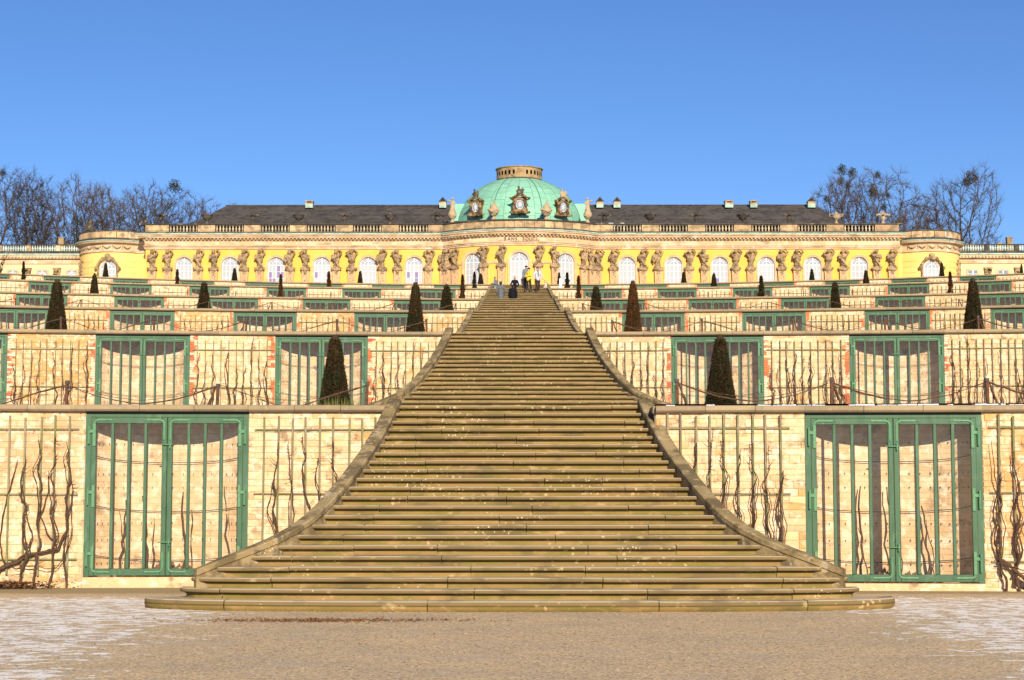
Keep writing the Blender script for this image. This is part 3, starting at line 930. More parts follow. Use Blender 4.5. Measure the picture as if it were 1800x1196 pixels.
for (k, s, pi_, A, L, rz, ld, rd) in TRE:
    side = 'left' if s < 0 else 'right'
    m0 = .27 if ld else .30; m1 = .27 if rd else .30
    if k == 1 and s > 0: m1 = .42 if rd else .3; m0 = .27
    if k > 1 and ld: m0 = .24
    if k > 1 and rd: m1 = .24
    if (s < 0 and not rd): m1 = .18
    if (s > 0 and not ld): m0 = .18
    sp = .262 if k == 1 else .222 if k <= 3 else .30
    span = L-m0-m1
    n = max(2, round(span/sp)+1)
    if k == 1 and L > 5 and n > 18: pass
    root = thing('trellis', f'weathered vine trellis, {ORD[pi_+1]} panel {side} of the stairs on the {posn[k]}', 'trellis', A + Vector((math.sin(rz)*.045, -math.cos(rz)*.045, 0)), rz, 'wooden trellises on the terrace walls')
    zb = .22 if k == 1 else .12; zt = 3.08 if k == 1 else 3.0
    for q in range(n):
        x = m0 + span*q/(n-1)
        dz = vr.uniform(-.03, .03)
        obj('batten', BATTEN[min(k,3)], root, (x+vr.uniform(-.01,.01), -.024, zb+dz), (0, vr.uniform(-.008,.008), 0), (1,1,zt-zb))
    for hz in ((2.84, 1.70, .50) if k == 1 else (2.72, 1.58, .5)):
        obj('rail', RAIL, root, (m0-.16, 0, hz+vr.uniform(-.015,.015)), (0, vr.uniform(-.004,.004), 0), (span+.32, 1, 1))
    # vines
    for q in range(n):
        x = m0 + span*q/(n-1)
        W = A.x + math.cos(rz)*x
        lim = DK[k]*900/F+1.0
        if abs(W) > lim: continue
        if k == 1 or k == 2: pr = .93
        elif k == 3: pr = .7
        elif k == 4: pr = .35
        elif k == 5: pr = .2
        else: pr = 0
        if vr.random() > pr: continue
        fine = k <= 2
        me = vine_mesh(vr.randrange(16 if fine else 8), fine)
        o = obj('grapevine', me, None, A + Vector((math.cos(rz)*x + math.sin(rz)*.095, math.sin(rz)*x - math.cos(rz)*.095, 0.0)), (0,0,rz), (1 if vr.random() < .5 else -1, 1, vr.uniform(.92,1.07)))
        cnt = q+1 if s > 0 else n-q
        tag(o, f'gnarled vine on {ORD[min(cnt,18)]} batten of {ORD[pi_+1]} trellis {side} of stairs, {posn[k]}', 'grapevine', 'bare grapevines on the terrace walls')
# heavy horizontal trunk of the old vine at lower left, and one at lower right
def dens(p, r_, rr, n=4):
    P = []; Q = []
    for a, b, ra, rb in zip(p[:-1], p[1:], r_[:-1], r_[1:]):
        for i in range(n):
            t = i/n; v = Vector(a).lerp(Vector(b), t) + Vector((rr.uniform(-.014,.014), rr.uniform(-.008,.008), rr.uniform(-.014,.014)))
            P.append(v); Q.append((ra+(rb-ra)*t)*rr.uniform(.75,1.3))
    P.append(Vector(p[-1])); Q.append(r_[-1])
    return P, Q
def old_vine(pts, rads, label, extra):
    m = MB()
    rr_ = random.Random(len(pts))
    extra = [dens(p, [q*.42 for q in r_], rr_) for p, r_ in extra]; pts, rads = dens(pts, rads, rr_)
    m.tube(pts, rads, 8)
    for p, r_ in extra: m.tube(p, r_, 6)
    o = obj('old_grapevine', shade(m.mesh('old_grapevine', M['vine']), 60)); tag(o, label, 'grapevine', 'bare grapevines on the terrace walls')
def wig(a, b, n, amp, seed, r0, r1):
    r = random.Random(seed); a, b = Vector(a), Vector(b); P = []; Q = []
    for i in range(n+1):
        t = i/n; p = a.lerp(b, t) + Vector((r.uniform(-amp,amp), r.uniform(-amp,amp)*.4, r.uniform(-amp,amp))); P.append(p); Q.append((r0+(r1-r0)*t)*r.uniform(.8,1.25))
    return P, Q
yw = lambda x: wy(1, x)-.12
T0 = [(-9.55,yw(-9.5)-.1,.0),(-9.45,yw(-9.4)-.08,.2),(-9.25,yw(-9.2),.38),(-8.95,yw(-9),.50),(-8.75,yw(-8.7),.62),(-8.5,yw(-8.5),.66),(-8.3,yw(-8.3),.70)]
e1 = ([(-9.2,yw(-9),.4),(-9.3,yw(-9)-.03,.62),(-9.33,yw(-9),.95),(-9.27,yw(-9),1.4),(-9.15,yw(-9),1.9),(-9.05,yw(-9),2.3)], [.04,.035,.03,.028,.024,.016])
e2 = ([(-9.0,yw(-9),.5),(-8.85,yw(-9)-.05,.62),(-8.75,yw(-9),.9),(-8.85,yw(-9),1.3),(-8.95,yw(-9),1.8),(-8.9,yw(-9),2.35)], [.045,.035,.03,.025,.02,.014])
e3 = ([(-8.3,yw(-8.3),.70),(-8.12,yw(-8.2),1.1),(-8.18,yw(-8.2),1.6),(-8.1,yw(-8.2),2.0),(-8.15,yw(-8.2),2.5)], [.05,.045,.04,.045,.02])
e4 = ([(-8.3,yw(-8.3),.70),(-8.5,yw(-8.3),1.0),(-8.62,yw(-8.3),1.3),(-8.5,yw(-8.3),1.7),(-8.5,yw(-8.3),2.1)], [.03,.024,.026,.02,.012])
e5 = ([(-9.1,yw(-9)-.06,.42),(-8.8,yw(-9)-.06,.40),(-8.5,yw(-8.5)-.05,.36),(-8.3,yw(-8.3)-.05,.36),(-8.2,yw(-8.3),.5)], [.03,.024,.02,.02,.02])
old_vine(T0, [.06,.05,.036,.028,.025,.025,.03], 'thick old grapevine trunk sprawling from the ground at the far left foot of the wall', [e1,e2,e3,e4,e5])
yr = lambda x: wy(1, x)-.12
e1 = ([(8.35,yr(8.3),.55),(8.25,yr(8.3),.9),(8.4,yr(8.4),1.5),(8.3,yr(8.3),2.0),(8.25,yr(8.3),2.6)], [.035,.03,.03,.024,.015])
e2 = ([(8.55,yr(8.5),.25),(8.75,yr(8.7),.7),(8.6,yr(8.6),1.3),(8.72,yr(8.7),1.9)], [.045,.035,.035,.02])
e3 = ([(8.3,yr(8.3)-.04,.5),(8.7,yr(8.7)-.04,.38),(9.1,yr(9)-.04,.36)], [.035,.03,.03])
old_vine([(8.9,yr(9)-.1,.0),(8.75,yr(8.7)-.08,.2),(8.55,yr(8.5),.4),(8.35,yr(8.4),.55)], [.045,.04,.032,.026], 'thick twisting grapevine beside the right-hand large door', [e1,e2,e3])
# vines inside the two big niches
nr = random.Random(77)
for s, xs in ((-1, (-7.35,-6.85,-6.15,-5.35)), (1, (6.1,6.7,7.3,7.9))):
    for i, x in enumerate(xs):
        y = wy(1, x) + .55
        a, ra = wig((x, y, .2), (x+nr.uniform(-.15,.15), y+.1, nr.uniform(1.4,1.9)), 9, .035, 50+i+s, .026, .012)
        m = MB(); m.tube(a, ra, 6)
        b, rb = wig((x+.1, y, .2), (x+nr.uniform(-.1,.3), y+.05, nr.uniform(.9,1.5)), 6, .03, 80+i+s, .012, .006); m.tube(b, rb, 4)
        o = obj('niche_grapevine', shade(m.mesh('niche_grapevine', M['vine']), 60))
        tag(o, f'thin grapevine behind the glass of the large {"left" if s<0 else "right"} door, {ORD[i+1]} from its left edge', 'grapevine', 'grapevines inside the glazed niches')

# ------------------------------------------------------------------ low posts and cordon vines on the terrace edges
pm = MB(); pm.cbox(-.028,.028,-.028,.028,-.1,.40,.004); pm.cbox(-.036,.036,-.036,.036,.402,.47,.004,1)
POST = pm.mesh('cordon_post', [M['rust'], M['iron']])
def cordon(i):
    r = random.Random(300+i); m = MB(); Lx = 2.78
    for t_, (r0, sag) in enumerate(((.0115, .34), (.005, .27))):
        pts = []; rad = []
        for q in range(29):
            u = q/28
            zz = .40 - sag*(1-abs(2*u-1)**1.7) + r.uniform(-.006,.006)
            if i % 2 == 0 and t_ == 0: zz += .05*math.sin(u*9)
            pts.append((u*Lx, r.uniform(-.012,.012) + t_*.02, zz)); rad.append(r0*r.uniform(.7,1.3)*(1 if t_ else (1.5-u)))
        m.tube(pts, rad, 5)
    for q in range(12):
        u = r.uniform(.03,.97); zz = .40 - .34*(1-abs(2*u-1)**1.7)
        b = Vector((u*Lx, 0, zz)); d = Vector((r.uniform(-1,1), r.uniform(-.3,.3), r.uniform(-.2,1))).normalized()*r.uniform(.03,.10)
        m.tube([b, b+d], [.007,.003], 4)
    # stem rising beside the post
    if i % 2: a, ra = wig((.16,0,-.02), (.02,0,.38), 6, .02, 400+i, .026, .016); m.tube(a, ra, 6)
    return shade(m.mesh('cordon_vine', M['vine']), 60)
CORD = [cordon(i) for i in range(4)]
for k in (1, 2, 3, 4):
    z = TH*k
    for s in (-1, 1):
        side = 'left' if s < 0 else 'right'
        i = 0
        while True:
            x = 2.87 + 2.78*i
            if x > DK[k]*900/F + 2.0: break
            y = wy(k, s*x) + .75
            if k == 1 and s > 0: pass
            o = obj('cordon_post', POST, None, (s*x, y, z), (0, nr.uniform(-.04,.04), 0), (1,1,nr.uniform(.92,1.05)) if k < 3 else (.8,.8,.85))
            tag(o, f'short rusty iron post, {ORD[i+1]} {side} of the stairs, edge of the {TERR[k]}', 'post', 'short vine posts along the terrace edges')
            if k <= 3:
                xb = s*(x+2.78); yb = wy(k, xb)+.75
                P0 = Vector((s*x, y, z))
                rz_ = math.atan2(yb-y, abs(xb-s*x))*(1 if s > 0 else -1)
                c = obj('cordon_vine', CORD[nr.randrange(4)], None, P0, (0,0,rz_), (s, 1, 1))
                tag(c, f'sagging cordon vine from {ORD[i+1]} post {side} of the stairs, edge of the {TERR[k]}', 'grapevine', 'cordon vines along the terrace edges')
            i += 1
# thin snow on the right coping of the lowest wall
sm_ = MB(); r = random.Random(4)
x = 2.6
while x < 10.5:
    l = r.uniform(.05, .5)
    if r.random() < .75:
        y0 = wy(1, x)-.06; zt = TH-.055
        hgt = r.uniform(.006,.022)
        n = 4
        for q in range(n):
            xa, xb = x+l*q/n, x+l*(q+1)/n
            sm_.cbox(xa, xb, y0+r.uniform(0,.05), y0+r.uniform(.2,.35), zt-.004, zt+hgt*r.uniform(.5,1), .003)
    x += l + r.uniform(0,.08)
o = obj('coping_snow', sm_.mesh('coping_snow', M['snow'])); o['kind'] = 'stuff'; o['label'] = 'thin line of snow along the right-hand coping of the lowest wall'

# ================================================================== YEW CONES
def cone_mesh(i, bushy, mat, full=True):
    r = random.Random(600+i); m = MB()
    N = 15000 if full else 3600
    sz = .023 if full else .042
    for q in range(N):
        t = 1-math.sqrt(1-r.random()*.985) if not bushy else r.random()
        a = r.uniform(0, 2*PI)
        if bushy:
            tier = .72 + .28*math.cos(t*22 + 1.3*math.sin(a*2+i)) ; rad = (1-t)**.75*.5*tier*(.8+.2*math.sin(3*a+7*t)) + .03
            rr = rad*r.uniform(.25,1.0)
        else:
            rad = .5*(1-t*.85) ; rr = rad*(1 - abs(r.gauss(.0,.05))) + .03*noise.noise(Vector((math.cos(a)*3,math.sin(a)*3,t*9+i)))
            if t > .97: rr *= r.random()
        c = Vector((rr*math.cos(a), rr*math.sin(a), t))
        out = Vector((math.cos(a), math.sin(a), .5 if not bushy else .1))
        d = (out + Vector((r.uniform(-.9,.9), r.uniform(-.9,.9), r.uniform(-.5,.9)))).normalized()
        u = d.orthogonal().normalized(); u = (Matrix.Rotation(r.uniform(0,6.3), 3, d) @ u)
        L = sz*r.uniform(.7,1.8); wv = sz*.45
        # x,y are scaled by the base width, z by the height; keep the leaf roughly square in the placed size
        S = Vector((2.6, 2.6, 1.0)) 
        def sc3(v): return Vector((v.x*S.x, v.y*S.y, v.z*S.z))
        m.add([tuple(c - sc3(u*wv)), tuple(c + sc3(u*wv)), tuple(c + sc3(d*L))], [(0,1,2)])
    # inner mass
    prof = [(.46,0),(.42,.2),(.30,.5),(.18,.8),(.10,.94)] if not bushy else [(.2,0),(.22,.2),(.15,.5),(.08,.8),(.02,.95)]
    m.lathe(prof, 12)
    return m.mesh('foliage', mat)
CONES = {('s',0): cone_mesh(0, False, M['yew']), ('s',1): cone_mesh(1, False, M['yew_rust']), ('s',2): cone_mesh(2, False, M['yew'], False), ('s',3): cone_mesh(3, False, M['yew_rust'], False),
         ('b',0): cone_mesh(4, True, M['yew'], False), ('b',1): cone_mesh(5, True, M['yew_rust'], False)}
t_ = MB(); t_.tube([(0,0,-.05),(0.01,0,.3),(0,0,.6)], [.05,.045,.03], 7); YTR = t_.mesh('trunk', M['bark'])
def yewtree(k, px_, half, ytop, ybase, style, var, label):
    D0 = DK[k]; off = 4.5 if k == 1 else 4.0 if k < 6 else 3.0
    x = (px_-913)/F*(D0+off); 
    D = D0 + off - CURV*x*x
    x = X(px_, D, ybase)
    z0 = TH*k-.02
    zt = zy(ytop, D); zb = zy(ybase, D)
    hb = half/sxy(ybase, D)
    wid = 2*hb*(1 + (.8*(zb-z0)/(zt-zb)))if style == 's' else 2*hb*1.15
    if style == 's': wid = 2*hb*(zt-z0 - .2*(zt-zb))/(zt-zb) if (zt-zb) > 0 else 2*hb
    wid = min(wid, 2*hb*1.35)
    nm = 'yew_cone' if style == 's' else 'young_conifer'
    o = thing(nm, label, 'yew' if style == 's' else 'conifer', (x, D, z0), random.Random(px_).uniform(0,6), 'clipped yew cones on the terraces' if style == 's' else 'bushy young conifers on the terraces')
    obj('foliage', CONES[(style, var)], o, (0,0,.06), None, (wid, wid, zt-z0-.06))
    obj('trunk', YTR, o)
    return o
def side_of(px_): return ('left' if px_ < 913 else 'right')
SPEC = [
 (1, 588, 29, 580, 712, 's', 0, 'largest dark clipped yew cone left of the staircase, before the first second-terrace door'),
 (1, 1267, 29, 580, 713, 's', 0, 'largest dark clipped yew cone right of the staircase, above the lowest wall'),
 (2, 730, 17, 490, 583, 's', 0, 'tall dark yew cone on the second terrace, just left of the staircase'),
 (2, 1113, 16, 487, 583, 's', 1, 'rusty brown yew cone on the second terrace, just right of the staircase'),
 (2, 98, 19, 484, 578, 's', 0, 'tall dark yew cone on the second terrace near the left edge of the photo'),
 (2, 1711, 18.5, 483, 580, 's', 0, 'tall dark yew cone on the second terrace near the right edge of the photo'),
 (3, 785, 11, 496, 545, 's', 2, 'dark yew cone on the third terrace, nearest the staircase on the left'),
 (3, 1048, 10, 498, 545, 's', 2, 'dark yew cone on the third terrace, nearest the staircase on the right'),
 (3, 358, 11, 491, 542, 's', 2, 'dark yew cone on the third terrace, far left half of the photo'),
 (3, 1468, 9.5, 491, 542, 's', 2, 'dark yew cone on the third terrace, in the right half of the photo'),
 (4, 493, 6, 483, 521, 'b', 1, 'brown young conifer on the fourth terrace, under the fourth palace window'),
 (4, 813, 6.5, 484, 523, 'b', 1, 'brown young conifer on the fourth terrace beside the left curb of the stairs'),
 (4, 1017, 6.5, 486, 523, 'b', 1, 'brown young conifer on the fourth terrace beside the right curb of the stairs'),
 (4, 1338, 7.5, 486, 520, 'b', 0, 'dark young conifer on the fourth terrace in the right half'),
 (4, 165, 6.5, 477, 513, 's', 2, 'small dark yew cone on the fourth terrace towards the left edge'),
 (4, 1670, 6.5, 479, 515, 'b', 1, 'young conifer on the fourth terrace towards the right edge'),
 (5, 311, 5.5, 474, 498, 'b', 1, 'brown young conifer on the fifth terrace under the leftmost main window'),
 (5, 578, 5.5, 478, 504, 'b', 1, 'brown young conifer on the fifth terrace left of the stairs, between two herms'),
 (5, 834, 5.5, 479, 506, 'b', 0, 'dark young conifer on the fifth terrace beside the left rotunda window'),
 (5, 997, 6, 480, 507, 'b', 0, 'dark young conifer on the fifth terrace beside the white post'),
 (5, 1255, 5, 478, 505, 's', 2, 'small yew cone on the fifth terrace in the right half'),
 (5, 1522, 5, 473, 499, 's', 2, 'small yew cone on the fifth terrace under the rightmost main window'),
 (5, 40, 5, 460, 490, 'b', 0, 'young conifer on the fifth terrace at the far left'),
 (6, 412, 4.8, 469, 493, 's', 2, 'tiny yew cone on the top terrace before the second main window from the left'),
 (6, 633, 4.8, 474, 500, 's', 2, 'tiny yew cone on the top terrace before the fifth main window from the left'),
 (6, 845, 4.8, 479, 500, 's', 2, 'tiny yew cone on the top terrace beside the left rotunda window'),
 (6, 983, 3.5, 477, 500, 's', 2, 'tiny yew cone on the top terrace behind the white post'),
 (6, 1202, 4.8, 476, 499, 's', 2, 'tiny yew cone on the top terrace before the eighth main window'),
 (6, 1427, 4.8, 471, 495, 's', 2, 'tiny yew cone on the top terrace before the second main window from the right'),
 (6, 1655, 4.6, 460, 487, 's', 2, 'tiny yew cone on the top terrace before the right pavilion window'),
 (6, 185, 4.8, 460, 486, 's', 2, 'tiny yew cone on the top terrace before the left pavilion window'),
 (6, 1795, 4.6, 463, 491, 's', 2, 'tiny yew cone on the top terrace at the right edge of the photo'),
]
for a in SPEC: yewtree(*a)
# grass tuft at the foot of the near left yew
m = MB(); r = random.Random(8); D = DK[1]+4.0; xc = X(588, D)
for q in range(260):
    x_ = xc + r.uniform(-.6,.6); y_ = D-.3+r.uniform(-.2,.2); h_ = r.uniform(.08,.30)*1.4; lx = r.uniform(-.06,.06)
    m.add([(x_-.008,y_,TH-.02),(x_+.008,y_,TH-.02),(x_+lx,y_+r.uniform(-.04,.04),TH+h_)], [(0,1,2)])
o = obj('grass_tuft', m.mesh('grass_tuft', M['grass'])); o['kind'] = 'stuff'; o['label'] = 'yellow-green grass at the foot of the large left yew'
# leafless shrub on the top terrace at far left
D = DK[5]+5; m = MB(); r = random.Random(10); x0_ = X(29, D)
D -= CURV*x0_**2
for q in range(26):
    d = Vector((r.uniform(-.8,.8), r.uniform(-.8,.8), 1.2)).normalized()*r.uniform(1.4,2.9)
    b = Vector((x0_, D, TH*5)); m.tube([b, b+d*.5+Vector((r.uniform(-.1,.1),0,0)), b+d], [.03,.02,.008], 4)
    for z_ in range(14):
        c = b + d*r.uniform(.5,1); e = .09
        m.add([tuple(c+Vector((r.uniform(-e,e),r.uniform(-e,e),r.uniform(-e,e)))) for _ in range(3)], [(0,1,2)])
o = obj('leafy_shrub', m.mesh('leafy_shrub', M['yew'])); tag(o, 'sparse spreading shrub beside a small conifer on the upper left terrace', 'shrub')
# leaf litter and pebbles on the court
m = MB(); r = random.Random(12)
def leafquad(x_, y_, e, z=.006):
    a = r.uniform(0, 6.3); c, s_ = math.cos(a)*e, math.sin(a)*e
    m.add([(x_-c,y_-s_,z),(x_+s_*.5,y_-c*.5,z+e*r.uniform(0,.8)),(x_+c,y_+s_,z+e*.2),(x_-s_*.5,y_+c*.5,z+e*r.uniform(0,.8))], [(0,1,2,3)])
for q in range(900):
    y_ = 23.75 + r.gauss(0,.17); x_ = -2.7 + r.gauss(0,.75); leafquad(x_, y_, r.uniform(.012,.035))
for q in range(60): leafquad(-1.0+r.gauss(0,.5), 23.8+r.gauss(0,.15), r.uniform(.012,.03))
for q in range(700): leafquad(-9.3+abs(r.gauss(0,.5)), wy(1,-9.3)-.2-abs(r.gauss(0,.15)), r.uniform(.02,.05), .02+r.random()*.1)
for q in range(150): leafquad(r.uniform(-10,10), r.uniform(17,25), r.uniform(.01,.025))
for q in range(120): leafquad(r.uniform(-3,3), 25.42+r.gauss(0,.03), r.uniform(.008,.02))
o = obj('leaf_litter', m.mesh('leaf_litter', M['leaf_litter'])); o['kind'] = 'stuff'; o['label'] = 'brown leaf litter on the gravel before the steps'
m = MB()
for q in range(9000):
    y_ = 14.5 + 11*r.random()**1.4; x_ = r.uniform(-.31,.31)*y_; e = r.uniform(.004,.009)*(1 if r.random() < .98 else 1.7)
    m.add([(x_-e,y_-e*.5,-.002),(x_+e,y_-e*.7,-.002),(x_+e*.2,y_+e,-.002),(x_+e*r.uniform(-.4,.4),y_,e*.9)], [(0,1,3),(1,2,3),(2,0,3)])
o = obj('pebbles', m.mesh('pebbles', M['pebble'])); o['kind'] = 'stuff'; o['label'] = 'loose pebbles scattered on the gravel court'
# ================================================================== PALACE
DP = 168.0
ZB = 19.8
PX = 18.29                                       # photo pixels per metre at the facade
fx = lambda px_: (px_-914.0)/PX
palace = thing('palace', 'long yellow palace with green copper dome and arched windows above the terraces', 'palace', (0, DP, ZB))
def P_(name, me, loc=(0,0,0), rot=None, scale=None, parent=None):
    """part of the palace; world coordinates"""
    o = obj(name, me, parent or palace, (loc[0], loc[1]-DP, loc[2]-ZB) if parent is None else loc, rot, scale)
    return o
XL, XR = fx(257), fx(1580)
BH = 7.28; BS = 2.8; BR_ = (BH*BH+BS*BS)/(2*BS); BCY = DP-BS+BR_
amax = math.asin(BH/BR_)
def bowpt(a, r=0.0): return ((BR_+r)*math.sin(a), BCY-(BR_+r)*math.cos(a))
bow = [bowpt(-amax + 2*amax*i/36) for i in range(37)]
path_main = [(XL, DP+6), (XL, DP)] + bow + [(XR, DP), (XR, DP+6)]
z_ = lambda y, D=DP: zy(y, D)
Zwt = z_(438.5)                                   # top of yellow wall
# ---- entablature
def band(name, y0, y1, out, mat, back=.3, path=path_main, D=DP, prof=None, zoff=0):
    m = MB(); za, zb = zy(y1, D), zy(y0, D)
    m.sweep(prof(za, zb) if prof else [(-back,za),(out,za),(out,zb),(-back,zb)], path)
    o = P_(name, m.mesh(name, mat)); fixn(o.data); return o
band('architrave', 432.3, 438.5, .16, M['sand'], prof=lambda a,b:[(-.3,a),(.10,a),(.10,a+(b-a)*.4),(.16,a+(b-a)*.45),(.16,a+(b-a)*.75),(.24,a+(b-a)*.85),(.24,b),(-.3,b)])
band('frieze', 424.2, 432.3, .10, M['sand'])
band('cornice', 413.6, 424.2, .6, M['sand'], prof=lambda a,b:[(-.3,a),(.14,a),(.22,a+.10),(.24,a+.22),(.52,a+.26),(.56,a+.40),(.66,a+.46),(.66,b),(-.3,b)])
band('copper_flashing', 411.6, 413.6, .72, M['copper_dull'])
# dentils
m = MB()
def along(path, step, off=0.0):
    out = []; carry = step/2
    for p0, p1 in zip(path[:-1], path[1:]):
        p0v, p1v = Vector(p0), Vector(p1); d = (p1v-p0v); L = d.length
        if L < 1e-6: continue
        d /= L; n = Vector((d.y, -d.x)); t = carry
        while t < L:
            q = p0v+d*t+n*off; out.append((q.x, q.y, math.atan2(d.y, d.x))); t += step
        carry = t-L
    return out
def rbox(m, x, y, rz, w_, d_, z0, z1, mi=None):
    c, s = math.cos(rz), math.sin(rz)
    def T(u, v): return (x+c*u-s*v, y+s*u+c*v)
    pts = [T(-w_/2,-d_/2), T(w_/2,-d_/2), T(w_/2,d_/2), T(-w_/2,d_/2)]
    m.add([(p[0],p[1],z0) for p in pts]+[(p[0],p[1],z1) for p in pts], [(0,3,2,1),(4,5,6,7),(0,1,5,4),(1,2,6,5),(2,3,7,6),(3,0,4,7)], mi)
zd = z_(424.2)+.13
for x, y, rz in along(path_main[1:-1], .36, .33): rbox(m, x, y, rz, .18, .22, zd, zd+.14)
o = P_('dentil_row', m.mesh('dentil_row', M['sand'])); o['kind'] = 'stuff'
band('blocking_course', 407.8, 411.6, .32, M['dark'])
path_str_l = [(XL, DP+4), (XL, DP), (-BH, DP)]; path_str_r = [(BH, DP), (XR, DP), (XR, DP+4)]
ztop = z_(396.0); zbal = z_(407.8)
for pth in (path_str_l, path_str_r):
    m = MB(); m.sweep([(-.12,ztop-.02),(.30,ztop-.02),(.34,ztop+.03),(.34,ztop+.11),(-.16,ztop+.11),(-.16,ztop+.03)], pth)
    P_('parapet_rail', fixn(m.mesh('parapet_rail', M['dark'])))
# pedestals and balusters
PEDS = [364.5,445.2,525.8,606.5,687.2,767.8]; PEDS_R = [1144,1225,1306,1387,1468]
bl = MB(); bl.lathe([(.05,0),(.085,.02),(.085,.06),(.05,.09),(.10,.22),(.10,.30),(.05,.45),(.045,.50),(.085,.54),(.085,.60)], 8)
BAL = shade(bl.mesh('baluster', M['baluster']), 50)
hb = ztop-zbal-.02
allp = [(fx(c), fx(c+.1)) for c in PEDS+PEDS_R]
pedw = 30/PX
def pedestal(x0, x1):
    m = MB(); 
    m.box(x0, x1, DP-.26, DP+.08, zbal, ztop-.021); m.box(x0+.15, x1-.15, DP-.31, DP-.26, zbal+.12, ztop-.14)
    P_('parapet_pedestal', m.mesh('parapet_pedestal', M['parapet']))
cents = [fx(c) for c in PEDS]; centsr = [fx(c) for c in PEDS_R]
spans = []
pedestal(XL, fx(298)); pedestal(fx(754), -BH-.02); pedestal(BH+.02, fx(1078)); pedestal(fx(1538), XR)
for c in cents[:-1]: pedestal(c-pedw/2, c+pedw/2)
for c in centsr: pedestal(c-pedw/2, c+pedw/2)
lb = [fx(298)] + [v for c in cents[:-1] for v in (c-pedw/2, c+pedw/2)] + [fx(754)]
rb = [fx(1078)] + [v for c in centsr for v in (c-pedw/2, c+pedw/2)] + [fx(1538)]
for bnd in (lb, rb):
    for a, b in zip(bnd[0::2], bnd[1::2]):
        n = 9
        for i in range(n): P_('baluster', BAL, (a+(b-a)*(i+.5)/n, DP-.1, zbal), None, (1,1,hb/.6))
# bow parapet: separate stones
n = 17
for i in range(n):
    a0 = -amax + 2*amax*i/n + .0015; a1 = -amax + 2*amax*(i+1)/n - .0015
    m = MB(); q = 4; pth = [bowpt(a0+(a1-a0)*j/q) for j in range(q+1)]
    m.sweep([(-.15,zbal),(.24,zbal),(.24,ztop-.02),(-.15,ztop-.02)], pth)
    P_('parapet_stone', fixn(m.mesh('parapet_stone', M['parapet'])))
m = MB(); m.sweep([(-.2,ztop-.019),(.34,ztop-.019),(.34,ztop+.11),(-.2,ztop+.11)], bow); P_('parapet_rail', fixn(m.mesh('parapet_rail', M['dark'])))
# pale repair blocks in the frieze
r = random.Random(3)
for a, b in ((690,699),(380,386),(1378,1386),(1412,1416),(1452,1457),(1478,1540),(620,655),(480,500)):
    x0, x1 = fx(a), fx(b)
    m = MB(); m.box(x0, x1, DP-.106, DP-.05, z_(430.6), z_(426))
    P_('frieze_repair_block', m.mesh('frieze_repair_block', M['yellow_pale']))
for ac, w_ in ((1.95,.42),(-6.2,.9),(-4.4,1.4)):
    a0 = math.asin(ac/BR_); a1 = math.asin((ac+w_)/BR_)
    m = MB(); m.sweep([(.06,z_(430.4)),(.107,z_(430.4)),(.107,z_(425.8)),(.06,z_(425.8))], [bowpt(a0+(a1-a0)*j/4) for j in range(5)])
    P_('frieze_repair_block', fixn(m.mesh('frieze_repair_block', M['yellow_pale'])))
# inscription
def letter(ch, x, size):
    cu = bpy.data.curves.new('l', 'FONT'); cu.body = ch; cu.size = size; cu.extrude = .03; cu.offset = .008; cu.align_x = 'CENTER'
    t = bpy.data.objects.new('l', cu); me = bpy.data.meshes.new_from_object(t); bpy.data.objects.remove(t)
    me.materials.clear(); me.materials.append(M['letter'])
    a = math.asin(x/BR_); p = bowpt(a, .125)
    P_('inscription_letter', me, (p[0], p[1], z_(430.2)), (PI/2, 0, a))
txt = [('S',889.5),('A',896.2),('N',902.8),('S',908.6),(',',912.5),('S',921.3),('O',927.4),('U',933.6),('C',939.4),('I',944.3),('.',947.2)]
for ch, px_ in txt: letter(ch, (px_-914)/18.6, .42)

# ---- walls with arched openings
def wall_strip(m, mp, u0, u1, wins, z0, z1, zs_list, depth=.28):
    """mp(u, off)->(x,y); wins: (uc, half, spring z)"""
    def seg(a, b, za0, zb0, za1, zb1, n=1):
        for i in range(n):
            f0, f1 = i/n, (i+1)/n
            ua, ub = a+(b-a)*f0, a+(b-a)*f1
            pa, pb = mp(ua,0), mp(ub,0)
            m.quad((*pa, za0), (*pb, zb0), (*pb, zb1), (*pa, za1))
    cur = u0
    for (uc, hw, zs) in wins:
        step = max(1, int((uc-hw-cur)/.5)); seg(cur, uc-hw, z0, z0, z1, z1, step)
        nn = 14
        for i in range(nn):
            t0, t1 = PI*(1-i/nn), PI*(1-(i+1)/nn)
            ua, ub = uc+hw*math.cos(t0), uc+hw*math.cos(t1)
            za, zb = zs+hw*math.sin(t0), zs+hw*math.sin(t1)
            seg(ua, ub, za, zb, z1, z1)
            pa, pb, qa, qb = mp(ua,0), mp(ub,0), mp(ua,-depth), mp(ub,-depth)
            m.quad((*pb, zb), (*pa, za), (*qa, za), (*qb, zb))
        for sgn in (-1, 1):
            p, q = mp(uc+sgn*hw,0), mp(uc+sgn*hw,-depth)
            m.quad((*p,z0), (*p,zs), (*q,zs), (*q,z0))
        cur = uc+hw
    seg(cur, u1, z0, z0, z1, z1, max(1, int((u1-cur)/.5)))
